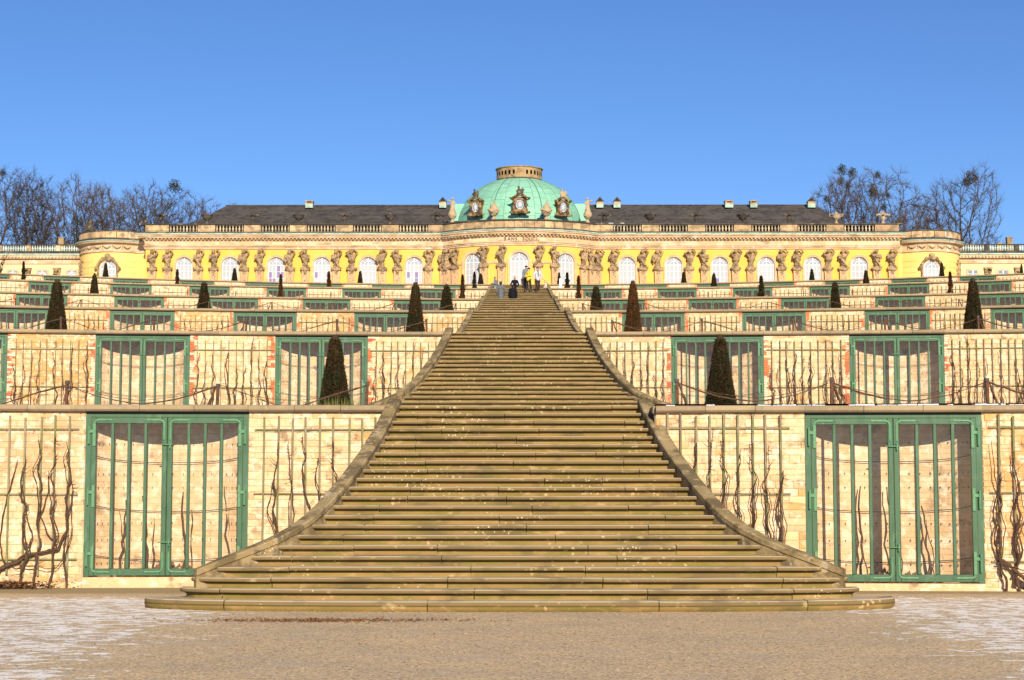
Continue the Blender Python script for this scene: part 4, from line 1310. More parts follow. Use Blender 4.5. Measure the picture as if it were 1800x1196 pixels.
def win_unit(hw, zs, zt_z0, D=None, lilac=(), rows=6):
    """arched french window, origin bottom centre; returns frame mesh, pane mesh, surround mesh"""
    H = zs - ZB
    fr = MB(); t = .075
    fr.box(-hw, -hw+t, 0, .08, 0, H); fr.box(hw-t, hw, 0, .08, 0, H); fr.box(-t*.7, t*.7, -.02, .07, 0, H+hw-.03)
    for x in (-hw/2, hw/2): fr.box(x-.022, x+.022, .005, .06, 0, H)
    rh = H/rows
    for i in range(1, rows+1):
        w2 = .022 if i < rows else .04
        fr.box(-hw+t, hw-t, .01, .055, rh*i-w2, rh*i+w2)
    for R_, rr in ((hw-.04, .045), (hw*.5, .025)):
        n = 16
        for i in range(n):
            a, b = PI*i/n, PI*(i+1)/n
            c0, c1 = R_-rr, R_+rr
            vs = [(c0*math.cos(a),0,H+c0*math.sin(a)),(c1*math.cos(a),0,H+c1*math.sin(a)),(c1*math.cos(b),0,H+c1*math.sin(b)),(c0*math.cos(b),0,H+c0*math.sin(b))]
            fr.add(vs+[(v[0],.06,v[2]) for v in vs], [(0,1,2,3),(4,7,6,5),(0,4,5,1),(2,6,7,3),(1,5,6,2),(0,3,7,4)])
    for a in (PI*.2, PI*.37, PI*.63, PI*.8):
        c, s = math.cos(a), math.sin(a)
        fr.tube([(hw*.5*c,.03,H+hw*.5*s),((hw-.04)*c,.03,H+(hw-.04)*s)], .024, 4)
    pn = MB()
    for i in range(rows):
        for j in range(4):
            x0 = -hw+hw/2*j; mi = 1 if (i, j) in lilac else 0
            pn.box(x0+.01, x0+hw/2-.01, .045, .052, rh*i+.01, rh*(i+1)-.01, mi)
    n = 12
    vs = [(0,.05,H)] + [((hw-.02)*math.cos(PI*i/n),.05,H+(hw-.02)*math.sin(PI*i/n)) for i in range(n+1)]
    pn.add(vs, [(0, i+1, i+2) for i in range(n)], 2)
    return fr.mesh('window', M['white']), pn.mesh('window_pane', [M['pane'], M['lilac'], M['pane_arch']])
def surround(hw, zs, wd=.2, pr=.06):
    H = zs-ZB; m = MB()
    n = 18
    pts = [(-hw-wd/2+0, 0)] 
    def arc(R0, R1, y0, y1):
        for i in range(n):
            a, b = PI*i/n, PI*(i+1)/n
            vs = [(R0*math.cos(a),y0,H+R0*math.sin(a)),(R1*math.cos(a),y0,H+R1*math.sin(a)),(R1*math.cos(b),y0,H+R1*math.sin(b)),(R0*math.cos(b),y0,H+R0*math.sin(b))]
            m.add(vs+[(v[0],y1,v[2]) for v in vs], [(0,1,2,3),(4,7,6,5),(0,4,5,1),(2,6,7,3)])
    arc(hw, hw+wd, -pr, .05); arc(hw+wd*.6, hw+wd, -pr-.035, -pr)
    for s in (-1, 1):
        a, b = sorted((s*hw, s*(hw+wd))); m.box(a, b, -pr, .05, 0, H)
        a, b = sorted((s*(hw+wd*.6), s*(hw+wd))); m.box(a, b, -pr-.035, -pr, 0, H)
    return fixn(m.mesh('window_surround', M['trim']))
ZS = z_(452) - .79                                 # spring height of the main windows
HWN = .79
wins_l = [fx(c) for c in (325,406,487,567.5,648.5,729.5)]; wins_r = [fx(c) for c in (1103.5,1185,1266,1347.5,1429,1510.5)]
m = MB(); wall_strip(m, lambda u, o: (u, DP-o), XL, -BH, [(c, HWN, ZS) for c in wins_l], ZB, Zwt, None)
P_('facade_wall', m.mesh('facade_wall', M['yellow']))
m = MB(); wall_strip(m, lambda u, o: (u, DP-o), BH, XR, [(c, HWN, ZS) for c in wins_r], ZB, Zwt, None)
P_('facade_wall', m.mesh('facade_wall', M['yellow']))
HWB = .87; ZSB = zy(443.6, 165.3)-HWB; AW = math.asin(4.42/BR_)
m = MB(); wall_strip(m, lambda u, o: bowpt(u/BR_, o), -amax*BR_, amax*BR_, [(-AW*BR_, HWB, ZSB), (0, HWB, ZSB), (AW*BR_, HWB, ZSB)], ZB, Zwt, None)
P_('rotunda_wall', m.mesh('rotunda_wall', M['yellow']))
m = MB(); m.box(XL, XR, DP+.3, DP+12, ZB, z_(397)); P_('inner_body', m.mesh('inner_body', M['void']))
r = random.Random(21)
lil = {2: ((4,0),(4,2),(4,3),(3,1),(2,3),(3,0),(5,2)), 3: ((4,0),(3,3),(4,3),(2,2)), 5: ((4,0),(4,2),(3,2),(2,1))}
SUR = surround(HWN, ZS); SURB = surround(HWB, ZSB, .24)
FR0, PN0 = win_unit(HWN, ZS, 0)
k_ = 0
for side_, lst in ((0, wins_l), (1, wins_r)):
    for i, c in enumerate(lst):
        fm, pn = (FR0, PN0)
        L_ = lil.get(i, ()) if side_ == 0 else (((3,1),) if i == 2 else ())
        if L_: _, pn = win_unit(HWN, ZS, 0, lilac=L_)
        wdw = P_('window', fm, (c, DP+.14, ZB))
        obj('window_pane', pn, wdw); obj('window_surround', SUR, wdw, (0,-.14,0))
FRB, PNB = win_unit(HWB, ZSB, 0)
for a in (-AW, 0, AW):
    p = bowpt(a, -.14); wdw = P_('window', FRB, (p[0], p[1], ZB), (0,0,a))
    obj('window_pane', PNB, wdw); obj('window_surround', SURB, wdw, (0,-.14,0))
# impost band on the rotunda between windows
zi = zy(463.5, 165.5)
for a0, a1 in ((-amax, -AW-.112), (-AW+.112, -.112), (.112, AW-.112), (AW+.112, amax)):
    m = MB(); m.sweep([(0,zi),(.07,zi),(.11,zi+.12),(.11,zi+.2),(0,zi+.2)], [bowpt(a0+(a1-a0)*j/6) for j in range(7)])
    P_('impost_band', fixn(m.mesh('impost_band', M['trim'])))

# ---- herm figures (one continuous carved body each, on its tapering pedestal)
def remesh(parts, voxel, disp=0.0, nscale=6.0, seed=0, smooth=0):
    bm = bmesh.new()
    for p in parts:
        if p[0] == 's':                          # ellipsoid: centre, radii
            _, c, rad = p[:3]
            mt = Matrix.Translation(c) @ (p[3].to_matrix().to_4x4() if len(p) > 3 else Matrix.Identity(4)) @ Matrix.Diagonal((*rad, 1))
            bmesh.ops.create_icosphere(bm, subdivisions=2, radius=1, matrix=mt)
        else:                                    # tapered limb
            _, pts, rads = p
            tb = MB(); P2 = [Vector(q) for q in pts]
            tb.tube(P2, rads, 10)
            vs = [bm.verts.new(v) for v in tb.v]
            for f in tb.f:
                try: bm.faces.new([vs[i] for i in f])
                except ValueError: pass
            for q, rr in zip(P2, rads):
                bmesh.ops.create_icosphere(bm, subdivisions=1, radius=rr*1.03, matrix=Matrix.Translation(q))
    me = bpy.data.meshes.new('tmp'); bm.to_mesh(me); bm.free()
    o = bpy.data.objects.new('tmp', me); COL.objects.link(o)
    md = o.modifiers.new('r', 'REMESH'); md.mode = 'VOXEL'; md.voxel_size = voxel
    if smooth:
        ms = o.modifiers.new('s', 'SMOOTH'); ms.iterations = smooth; ms.factor = .5
    dg = bpy.context.evaluated_depsgraph_get(); dg.update()
    out = bpy.data.meshes.new_from_object(o.evaluated_get(dg))
    bpy.data.objects.remove(o)
    if disp:
        off = Vector((seed*7.3, seed*3.1, 0))
        cos = [v.co.copy() for v in out.vertices]; ns = [v.normal.copy() for v in out.vertices]
        for v, c, nn in zip(out.vertices, cos, ns):
            f = noise.noise(c*nscale+off) + .5*noise.noise(c*nscale*2.3+off)
            v.co = c + nn*(f*disp)
    out.polygons.foreach_set('use_smooth', [True]*len(out.polygons))
    out.update()
    return out
def herm(i):
    r = random.Random(40+i); s = -1 if i % 2 else 1
    top = Zwt - ZB + .12; base = top - 2.6             # figure from hip to raised arms
    v = Vector
    hx = r.uniform(-.10,.10); lean = r.uniform(-.12,.12)
    sh = base+1.75
    parts = [('s', (0,-.25,base+.25), (.46,.36,.42)), ('s', (lean*.5,-.30,base+.75), (.34,.30,.45)), ('s', (lean,-.34,base+1.32), (.44,.33,.46)),
             ('s', (lean,-.34,sh-.05), (.50,.26,.22)), ('s', (lean+hx,-.50,base+2.12), (.20,.23,.27)), ('c', [(lean,-.36,sh),(lean+hx*.7,-.44,base+2.02)], [.15,.13]),
             ('s', (lean+hx,-.42,base+2.24), (.26,.24,.18))]
    mode = i % 4
    def arm(sx, pose):
        shp = (lean+sx*.42,-.36,sh)
        if pose == 'up': return ('c', [shp, (lean+sx*.64,-.46,sh+.32), (lean+sx*.30,-.42,sh+.68)], [.15,.12,.10])
        if pose == 'head': return ('c', [shp, (lean+sx*.62,-.62,sh+.22), (lean+sx*.12+hx,-.62,sh+.55)], [.15,.12,.10])
        if pose == 'cross': return ('c', [shp, (lean+sx*.52,-.62,sh-.40), (lean-sx*.20,-.72,sh-.15)], [.15,.12,.11])
        return ('c', [shp, (lean+sx*.56,-.52,sh-.45), (lean+sx*.38,-.62,sh-.80)], [.15,.12,.11])
    poses = [('up','head'),('head','cross'),('up','down'),('cross','up')][mode]
    parts += [arm(s, poses[0]), arm(-s, poses[1])]
    # drapery swags and vine leaves falling from the hips
    for q in range(9):
        a = q/8; parts.append(('s', (math.cos(PI*a)*.50+r.uniform(-.06,.06), -.38-.14*math.sin(PI*a), base+.32-.24*math.sin(PI*a)+r.uniform(-.05,.05)), (.14,.13,.14)))
    parts.append(('c', [(lean+s*.40,-.52,sh-.1),(lean,-.62,base+.95),(-s*.42,-.52,base+.35)], [.09,.13,.12]))
    for q in range(9):
        z = base - .1 - q*.19; parts.append(('s', (r.uniform(-.26,.26)*(1-q*.03), -.34, z), (r.uniform(.09,.17), .12, r.uniform(.09,.15))))
    parts.append(('c', [(0,-.2,base+.1),(0,-.2,base-.4)], [.38,.30]))
    k2 = .86; tz = base+2.5
    def sc2(p): return (p[0]*.84, p[1]*.84, tz+(p[2]-tz)*k2)
    parts = [(q[0], sc2(q[1]), tuple(v*.80 for v in q[2])) if q[0] == 's' else (q[0], [sc2(v) for v in q[1]], [v*.8 for v in q[2]]) for q in parts]
    fig = remesh(parts, .045, .05, 6.5, i)
    base = tz+(base-tz)*k2
    if not fig.materials: fig.materials.append(M['herm'])
    fig.name = 'herm_figure'
    b = MB(); w0, w1 = .36, .25
    b.add([(-w1,-.34,0),(w1,-.34,0),(w1,.02,0),(-w1,.02,0),(-w0,-.36,base),(w0,-.36,base),(w0,.02,base),(-w0,.02,base)], [(0,1,5,4),(1,2,6,5),(2,3,7,6),(3,0,4,7),(4,5,6,7)])
    b.box(-.42,.42,-.42,.02,-.01,.28)
    for q in range(34):                              # carved sprigs on the shaft
        z = .5 + (base-.6)*q/26*.95; x = r.uniform(-.22,.22); e = r.uniform(.07,.13)
        b.add([(x-e,-.355,z),(x,-.40,z-e),(x+e,-.355,z+e*.3),(x,-.43,z+e)], [(0,1,3),(1,2,3),(0,3,2)])
    return fig, b.mesh('herm_pedestal', M['herm_base']), base
HERMS = [herm(i) for i in range(8)]
off = 13.4/PX
hpos = []
for c in [fx(283.5)] + cents[:-1] + [fx(768)] : hpos += [(c-off, DP, 0), (c+off, DP, 0)]
for c in centsr + [fx(1553.5)]: hpos += [(c-off, DP, 0), (c+off, DP, 0)]
hpos += [(7.75, DP, 0), (9.1-.3, DP, 0)] if False else [(fx(1052), DP, 0), (fx(1079), DP, 0)]
for xx in (-3.3,-1.65,1.75,3.3,-6.0,6.0,-6.75,6.75):
    a = math.asin(xx/BR_); p = bowpt(a); hpos.append((p[0], p[1], a))
hr = random.Random(11)
for i, (x, y, a) in enumerate(hpos):
    fig, ped, base = HERMS[hr.randrange(8)]
    b = P_('herm', ped, (x, y, ZB), (0,0,a))
    obj('herm_figure', fig, b)
    # thin bronze sprays beside the figure
# ---- roof
ze = z_(394.5, DP+1.2); zr = zy(362, DP+8.0); yr0, yr1 = DP+.8, DP+8.0
m = MB()
sL, sR = sxy(390, DP+1), sxy(365, DP+8)
xe0, xe1 = (322-914)/sL, (1500-914)/sL; xr0, xr1 = (398-914)/sR, (1434-914)/sR
m.quad((xe0,yr0,ze-.5),(xe1,yr0,ze-.5),(xr1,yr1,zr),(xr0,yr1,zr)); m.quad((xe1,yr0,ze-.5),(xe1,DP+15,ze-.5),(xr1,yr1+.01,zr),(xr1,yr1,zr)); m.quad((xe0,DP+15,ze-.5),(xe0,yr0,ze-.5),(xr0,yr1,zr),(xr0,yr1+.01,zr)); m.quad((xe1,DP+15,ze-.5),(xe0,DP+15,ze-.5),(xr0,yr1+.01,zr),(xr1,yr1+.01,zr))
roof = P_('roof', m.mesh('roof', M['slate']))
def rp(name, me, loc, **k): return obj(name, me, roof, (loc[0], loc[1]-0, loc[2]), **k)
m = MB(); m.tube([(xr0,yr1,zr+.03),(xr1,yr1,zr+.03)], .09, 6)
obj('ridge_tiles', m.mesh('ridge_tiles', M['slate']), roof)
for q in range(1, 17):                               # courses of slates standing a little proud
    f = q/17.0; m = MB(); e = .02
    xa, xb = xe0+(xr0-xe0)*f, xe1+(xr1-xe1)*f; y = yr0+(yr1-yr0)*f; z = ze-.5+(zr-ze+.5)*f
    m.box(xa, xb, y-.035, y+.05, z-.02, z+.028)
    obj('slate_course', m.mesh('slate_course', M['slate']), roof)
for px_, w_ in ((546,13),(780,12),(1055,12),(1085,12),(1281,14),(1324,12),(1425,13)):
    D = DP+7.6; s_ = sxy(360, D); x = (px_-914)/s_; hw_ = w_/2/s_; z0 = zy(366, D); z1 = zy(356.5, D); gab = px_ in (780,1055,1085,1425)
    m = MB(); m.box(x-hw_, x+hw_, D-.9, D+.1, z0-.1, z0+.28, 1); m.box(x-hw_, x+hw_, D-.85, D+.1, z0+.281, z1)
    if gab:
        m.add([(x-hw_*1.15,D-.95,z1),(x+hw_*1.15,D-.95,z1),(x,D-.95,z1+.45),(x-hw_*1.15,D+.1,z1),(x+hw_*1.15,D+.1,z1),(x,D+.1,z1+.45)], [(0,1,2),(3,5,4),(0,2,5,3),(1,4,5,2),(0,3,4,1)], 2)
        m.add([(x-hw_*.6,D-.96,z1+.06),(x+hw_*.6,D-.96,z1+.06),(x,D-.96,z1+.3)], [(0,1,2)], 3)
    else:
        m.box(x-hw_*1.1, x+hw_*1.1, D-.9, D+.15, z1, z1+.09)
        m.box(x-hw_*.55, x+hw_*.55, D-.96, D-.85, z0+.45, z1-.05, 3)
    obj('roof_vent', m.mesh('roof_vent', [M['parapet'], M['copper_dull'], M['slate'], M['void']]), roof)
for s in (-1, 1):                                    # copper link between dome and roof
    m = MB(); x0, x1 = sorted((s*5.2, s*6.7)); m.box(x0, x1, DP+3.2, DP+9, ZB+8, zy(361, DP+4)); obj('copper_link', m.mesh('copper_link', M['copper']), roof)
# patches of snow on the roof foot
m = MB(); r = random.Random(6)
for q in range(60):
    f = r.uniform(.02,.22); x = fx(r.uniform(1045, 1088)) + r.uniform(-1,1); y = yr0+(yr1-yr0)*f; z = ze-.5+(zr-ze+.5)*f; w_ = r.uniform(.1,.5)
    m.box(x, x+w_, y-.05, y+.02, z+.01, z+.05)
for q in range(16):
    f = r.uniform(.02,.2); x = xe0 + (xr0-xe0)*f + r.uniform(.2,1.4); y = yr0+(yr1-yr0)*f; z = ze-.5+(zr-ze+.5)*f
    m.box(x, x+r.uniform(.1,.4), y-.05, y+.02, z+.01, z+.05)
o = obj('roof_snow', m.mesh('roof_snow', M['snow']), roof); o['kind'] = 'stuff'

# ---- dome: separate copper sheets with standing seams
DC = DP+5.0; RD = 6.32; ZD = z_(394, DP)-.0; DBv = zy(320.5, DC) - ZD; BVv = DBv/math.sqrt(1-(2.25/RD)**2)
def dpt(a, t, off=0.0):                              # a: azimuth from front, t: 0 base .. 1 ring
    tt = t*math.acos(2.25/RD)
    rr = (RD+off)*math.cos(tt); z = ZD + (BVv+off)*math.sin(tt)
    return (rr*math.sin(a), DC-rr*math.cos(a), z)
m = MB(); n = 48
for j in range(12):
    for i in range(n):
        a0, a1 = 2*PI*i/n, 2*PI*(i+1)/n; t0, t1 = j/12, (j+1)/12
        m.quad(dpt(a0,t0), dpt(a1,t0), dpt(a1,t1), dpt(a0,t1))
dome = P_('dome', m.mesh('dome', M['seam'], True))
NA = 26; rows = [0,.10,.24,.37,.50,.62,.73,.83,.92,1.0]
dr = random.Random(9)
def sheet(a0, a1, t0, t1):
    m = MB(); na, nt_ = 3, 2; g = .010/1.0
    a0 += .0028; a1 -= .0028; t0 += .0016; t1 -= .0016
    idx = {}
    o_ = .035 + dr.uniform(0,.012)
    for j in range(nt_+1):
        for i in range(na+1):
            idx[(i,j)] = len(m.v); m.v.append(dpt(a0+(a1-a0)*i/na, t0+(t1-t0)*j/nt_, o_))
    for j in range(nt_):
        for i in range(na):
            m.f.append((idx[(i,j)], idx[(i+1,j)], idx[(i+1,j+1)], idx[(i,j+1)])); m.m.append(0)
    obj('copper_sheet', m.mesh('copper_sheet', M['copper'], True), dome)
back = MB()
for i in range(NA):
    ac = 2*PI*(i+.5)/NA; ac = ac if ac < PI else ac-2*PI
    a0, a1 = 2*PI*i/NA, 2*PI*(i+1)/NA
    if abs(ac) < 1.9:
        shift = dr.uniform(-.02,.02); f = .5 if i % 2 else 0
        ts = [0] + [min(.985, t + shift + (.05 if i % 2 else 0)) for t in rows[1:-1]] + [1]
        for t0, t1 in zip(ts[:-1], ts[1:]):
            if t1-t0 < .02: continue
            sheet(a0, a1, t0, t1)
    else:
        for j in range(9): back.quad(dpt(a0,j/9,.04), dpt(a1,j/9,.04), dpt(a1,(j+1)/9,.04), dpt(a0,(j+1)/9,.04))
obj('rear_copper', back.mesh('rear_copper', M['copper'], True), dome)
for a in (-.42, .36, -1.2, 1.25):                    # heavy ribs
    m = MB(); m.tube([dpt(a, t/10, .05) for t in range(11)], .055, 5); obj('dome_rib', m.mesh('dome_rib', M['seam']), dome)
# ring on top, pierced by little windows
zr0 = ZD + DBv; zr1 = zy(299, DC)
RR = 40/sxy(310, DC)
m = MB(); m.lathe([(RR+.1, zr0-.25),(RR+.13,zr0),(RR+.02,zr0+.08),(RR+.02,zr0+.14)], 40, (0,DC,0)); P_('ring_base', m.mesh('ring_base', M['dark'], False))
m = MB(); n = 64
ha = (zr1-zr0)
openi = [i for i in range(n) if (i % 16) in (3,5,7,9,11) or (i % 16) in (13,)]
for i in range(n):
    a0, a1 = 2*PI*i/n, 2*PI*(i+1)/n
    def q(zz0, zz1, r_=RR, mi=None):
        m.quad((r_*math.sin(a0),DC-r_*math.cos(a0),zz0),(r_*math.sin(a1),DC-r_*math.cos(a1),zz0),(r_*math.sin(a1),DC-r_*math.cos(a1),zz1),(r_*math.sin(a0),DC-r_*math.cos(a0),zz1), mi)
    if i in openi:
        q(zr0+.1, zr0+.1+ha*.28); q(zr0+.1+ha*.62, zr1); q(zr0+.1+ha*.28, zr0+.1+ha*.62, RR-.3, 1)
    else: q(zr0+.1, zr1)
m.lathe([(RR-.02, zr1-.10),(RR+.10,zr1-.06),(RR+.12,zr1+.02),(RR-.35,zr1+.03),(RR-.35,zr1-.4)], 40, (0,DC,0))
P_('dome_ring', m.mesh('dome_ring', [M['brick_ring'], M['void']]))

# ---- oculus dormers
def fig_putti(seed, h=1.0):
    r = random.Random(seed); v = []
    v += [('s',(0,0,.18*h),(.34,.24,.22*h)),('s',(-.08,0,.45*h),(.17,.15,.24*h)),('s',(-.12,-.02,.76*h),(.11,.12,.13*h)),('s',(.2,0,.36*h),(.14,.13,.2*h)),('s',(.26,-.02,.6*h),(.10,.10,.11*h)),
          ('c',[(-.05,0,.55*h),(.14,-.12,.5*h)],[.06,.05]),('c',[(-.2,0,.5*h),(-.34,-.08,.34*h)],[.06,.05]),('c',[(.28,0,.4*h),(.42,-.05,.55*h)],[.055,.045]),('c',[(-.1,-.1,.15*h),(-.3,-.2,.02)],[.09,.06]),('c',[(.15,-.1,.12*h),(.34,-.18,.0)],[.09,.06])]
    return v
def scroll_mesh():
    m = []
    # carved stone body with volutes, shoulders and crest, around an oval opening
    for s in (-1, 1):
        m += [('c',[(s*.60,-.05,.05),(s*.52,-.05,.5),(s*.52,-.05,1.15)],[.17,.15,.16]), ('s',(s*.78,-.08,.10),(.20,.16,.16)), ('s',(s*.70,-.1,1.42),(.17,.16,.14)), ('s',(s*.86,-.1,1.5),(.13,.13,.10)),
              ('c',[(s*.72,-.08,1.45),(s*.40,-.12,1.72),(0,-.14,1.86)],[.12,.12,.13])]
    m += [('c',[(-.75,-.05,.06),(.75,-.05,.06)],[.13,.13]), ('c',[(-.45,-.1,.25),(0,-.14,.14),(.45,-.1,.25)],[.09,.1,.09])]
    for i in range(16):
        a = 2*PI*i/16; m.append(('s',(.44*math.cos(a),-.10,.86+.58*math.sin(a)),(.10,.12,.12)))
    return m
DORM = remesh(scroll_mesh(), .05, .035, 6, 3); DORM.materials.clear(); DORM.materials.append(M['dormer']); DORM.name = 'dormer_window'
bk = MB(); bk.box(-.55,.55,.02,2.2,0,1.65); DBK = bk.mesh('dormer_body', M['dormer'])
oc = MB(); n = 20
oc.add([(.38*math.cos(2*PI*i/n),.0,.86+.5*math.sin(2*PI*i/n)) for i in range(n)], [tuple(range(n))], 1)
for i in range(n):
    a, b = 2*PI*i/n, 2*PI*(i+1)/n
    oc.quad(*[(q*math.cos(t),-.03,.86+q*1.3*math.sin(t)) for q, t in ((.33,a),(.40,a),(.40,b),(.33,b))])
for i in range(4):
    a = PI*i/4; c, s = math.cos(a), math.sin(a); oc.tube([(-.36*c,-.03,.86-.46*s),(.36*c,-.03,.86+.46*s)], .028, 4)
for i in range(8):
    a, b = 2*PI*i/8, 2*PI*(i+1)/8; oc.tube([(.15*math.cos(a),-.03,.86+.2*math.sin(a)),(.15*math.cos(b),-.03,.86+.2*math.sin(b))], .022, 4)
OCU = oc.mesh('oculus', [M['white'], M['pane_dark']])
PUT = [remesh(fig_putti(i), .035, .03, 7, i) for i in range(2)]
for q_ in PUT: q_.materials.clear(); q_.materials.append(M['urn_dark']); q_.name = 'crest_sculpture'
PUT2 = PUT[1].copy(); PUT2.materials.clear(); PUT2.materials.append(M['urn'])
zdorm = zy(377.5, DP-1.2)
for i, (px_, a) in enumerate(((836.5,-.42),(915,0),(991.5,.42))):
    s_ = 18.5; x = (px_-914)/s_; y = DC - math.sqrt(RD**2 - x*x) - .62
    d_ = P_('dormer_window', DORM, (x, y, zdorm), (0,0,a*.9), (1.04,1,.97) if i == 1 else (.92,1,.97))
    obj('dormer_body', DBK, d_); obj('oculus', OCU, d_, (0,-.04,0)); obj('crest_sculpture', (PUT[0], PUT[0], PUT2)[i], d_, (0,-.05,1.82))

# ---- urns, vases and statues on the parapet (things of their own)
def urn_bowl():
    m = MB(); m.lathe([(.20,0),(.20,.06),(.09,.12),(.07,.22),(.12,.30),(.30,.42),(.42,.58),(.40,.66),(.50,.72),(.52,.76),(.40,.78),(.15,.82),(.10,.92),(.04,1.0)], 14)
    for s in (-1, 1): m.tube([(s*.40,0,.60),(s*.58,0,.66),(s*.56,0,.80),(s*.44,0,.80)], .045, 5)
    return m
def urn_spread():
    m = MB(); m.lathe([(.20,0),(.20,.06),(.10,.14),(.09,.22),(.20,.34),(.24,.46),(.18,.58),(.12,.66),(.20,.70),(.22,.76),(.10,.86),(.03,1.05)], 14)
    for s in (-1, 1):
        m.tube([(s*.12,0,.68),(s*.34,-.02,.78),(s*.52,0,.72),(s*.58,0,.64)], [.09,.10,.08,.03], 6)
        m.tube([(0,s*.12,.68),(0,s*.3,.76),(0,s*.42,.70)], [.08,.07,.03], 6)
        m.tube([(s*.1,0,.8),(s*.22,0,.92),(s*.12,0,1.0)], [.06,.05,.03], 5)
    return m
def urn_flame():
    return [('c',[(0,0,.04),(0,0,.12)],[.24,.22]),('c',[(0,0,.15),(0,0,.32)],[.11,.12]),('s',(0,0,.82),(.50,.48,.44)),('s',(0,0,.60),(.34,.34,.30)),('c',[(0,0,1.18),(0,0,1.26)],[.36,.33]),('s',(0,0,1.38),(.24,.24,.16)),('c',[(0,0,1.4),(.05,0,1.65),(-.04,0,1.85)],[.17,.12,.05]),
            ('s',(-.46,0,.98),(.14,.12,.16)),('s',(.46,0,.98),(.14,.12,.16)),('c',[(-.4,-.3,.95),(0,-.5,.72),(.4,-.3,.95)],[.07,.10,.07])]
URN = {}
for nm, f_ in (('bowl', urn_bowl), ('spread', urn_spread)):
    for mt in ('urn_dark', 'urn'):
        b = f_(); me = b.mesh('stone_urn', M[mt]); me.polygons.foreach_set('use_smooth', [True]*len(me.polygons)); URN[(nm, mt)] = me
zcap = ztop + .11
place = [(283,'spread',0,'leftmost'),(364.5,'bowl',0,'second from the left'),(445,'spread',0,'third from the left'),(526,'bowl',0,'fourth from the left'),(606.5,'spread',0,'fifth from the left'),(687,'bowl',0,'sixth from the left'),(769,'spread',0,'beside the rotunda on its left'),
         (1063.5,'spread',0,'beside the rotunda on its right'),(1144,'bowl',0,'second right of the dome'),(1225,'spread',0,'third right of the dome'),(1307,'bowl',0,'fourth right of the dome'),(1388,'spread',0,'fifth right of the dome'),(1471,'bowl',1,'second from the right'),(1553,'spread',1,'rightmost')]
for px_, ty, lt, wd in place:
    me = URN[(ty, 'urn' if lt else 'urn_dark')]
    o = obj('stone_urn', me, None, (fx(px_), DP-.05, zcap-.01), None, (1.12,1.12,1.16))
    tag(o, f'{"pale" if lt else "soot-black"} {"wide two-handled bowl" if ty == "bowl" else "spreading-lidded"} stone urn on the roof balustrade, {wd}', 'urn', 'stone urns along the roof balustrade')
VASE = remesh(urn_flame(), .045, .04, 6, 2); VASE.materials.clear(); VASE.materials.append(M['urn'])
for px_, lab in ((869,'left'), (961.5,'right')):
    x = (px_-914)/18.6; a = math.asin(x/BR_); p = bowpt(a, .05)
    o = obj('flame_vase', VASE, None, (p[0], p[1], zcap-.01), (0,0,a)); tag(o, f'bulbous sandstone vase with flame finial between dormers, {lab} of the central one', 'vase', 'large vases before the dome')
FV = remesh([p for p in urn_flame()[:6]] + [('s',(0,0,1.55),(.26,.22,.3)),('s',(0,0,1.95),(.22,.19,.34)),('s',(.02,0,2.42),(.13,.14,.16)),('c',[(-.15,0,2.1),(-.42,-.1,2.2)],[.09,.08]),('c',[(.15,0,2.1),(.36,-.1,1.9)],[.09,.07]),('s',(-.44,0,2.22),(.14,.1,.12))], .045, .04, 6, 5)
FV.materials.clear(); FV.materials.append(M['urn'])
for px_, lab, s in ((796,'left',1), (1034.5,'right',-1)):
    x = (px_-914)/18.4; x = max(min(x, BH), -BH); y = BCY - math.sqrt(BR_**2-x*x) - .02
    o = obj('figure_vase', FV, None, (x, y, zcap-.01), None, (s*.85,.85,.97)); tag(o, f'tall sandstone vase topped by a small figure at the {lab} end of the rotunda parapet', 'vase', 'large vases before the dome')

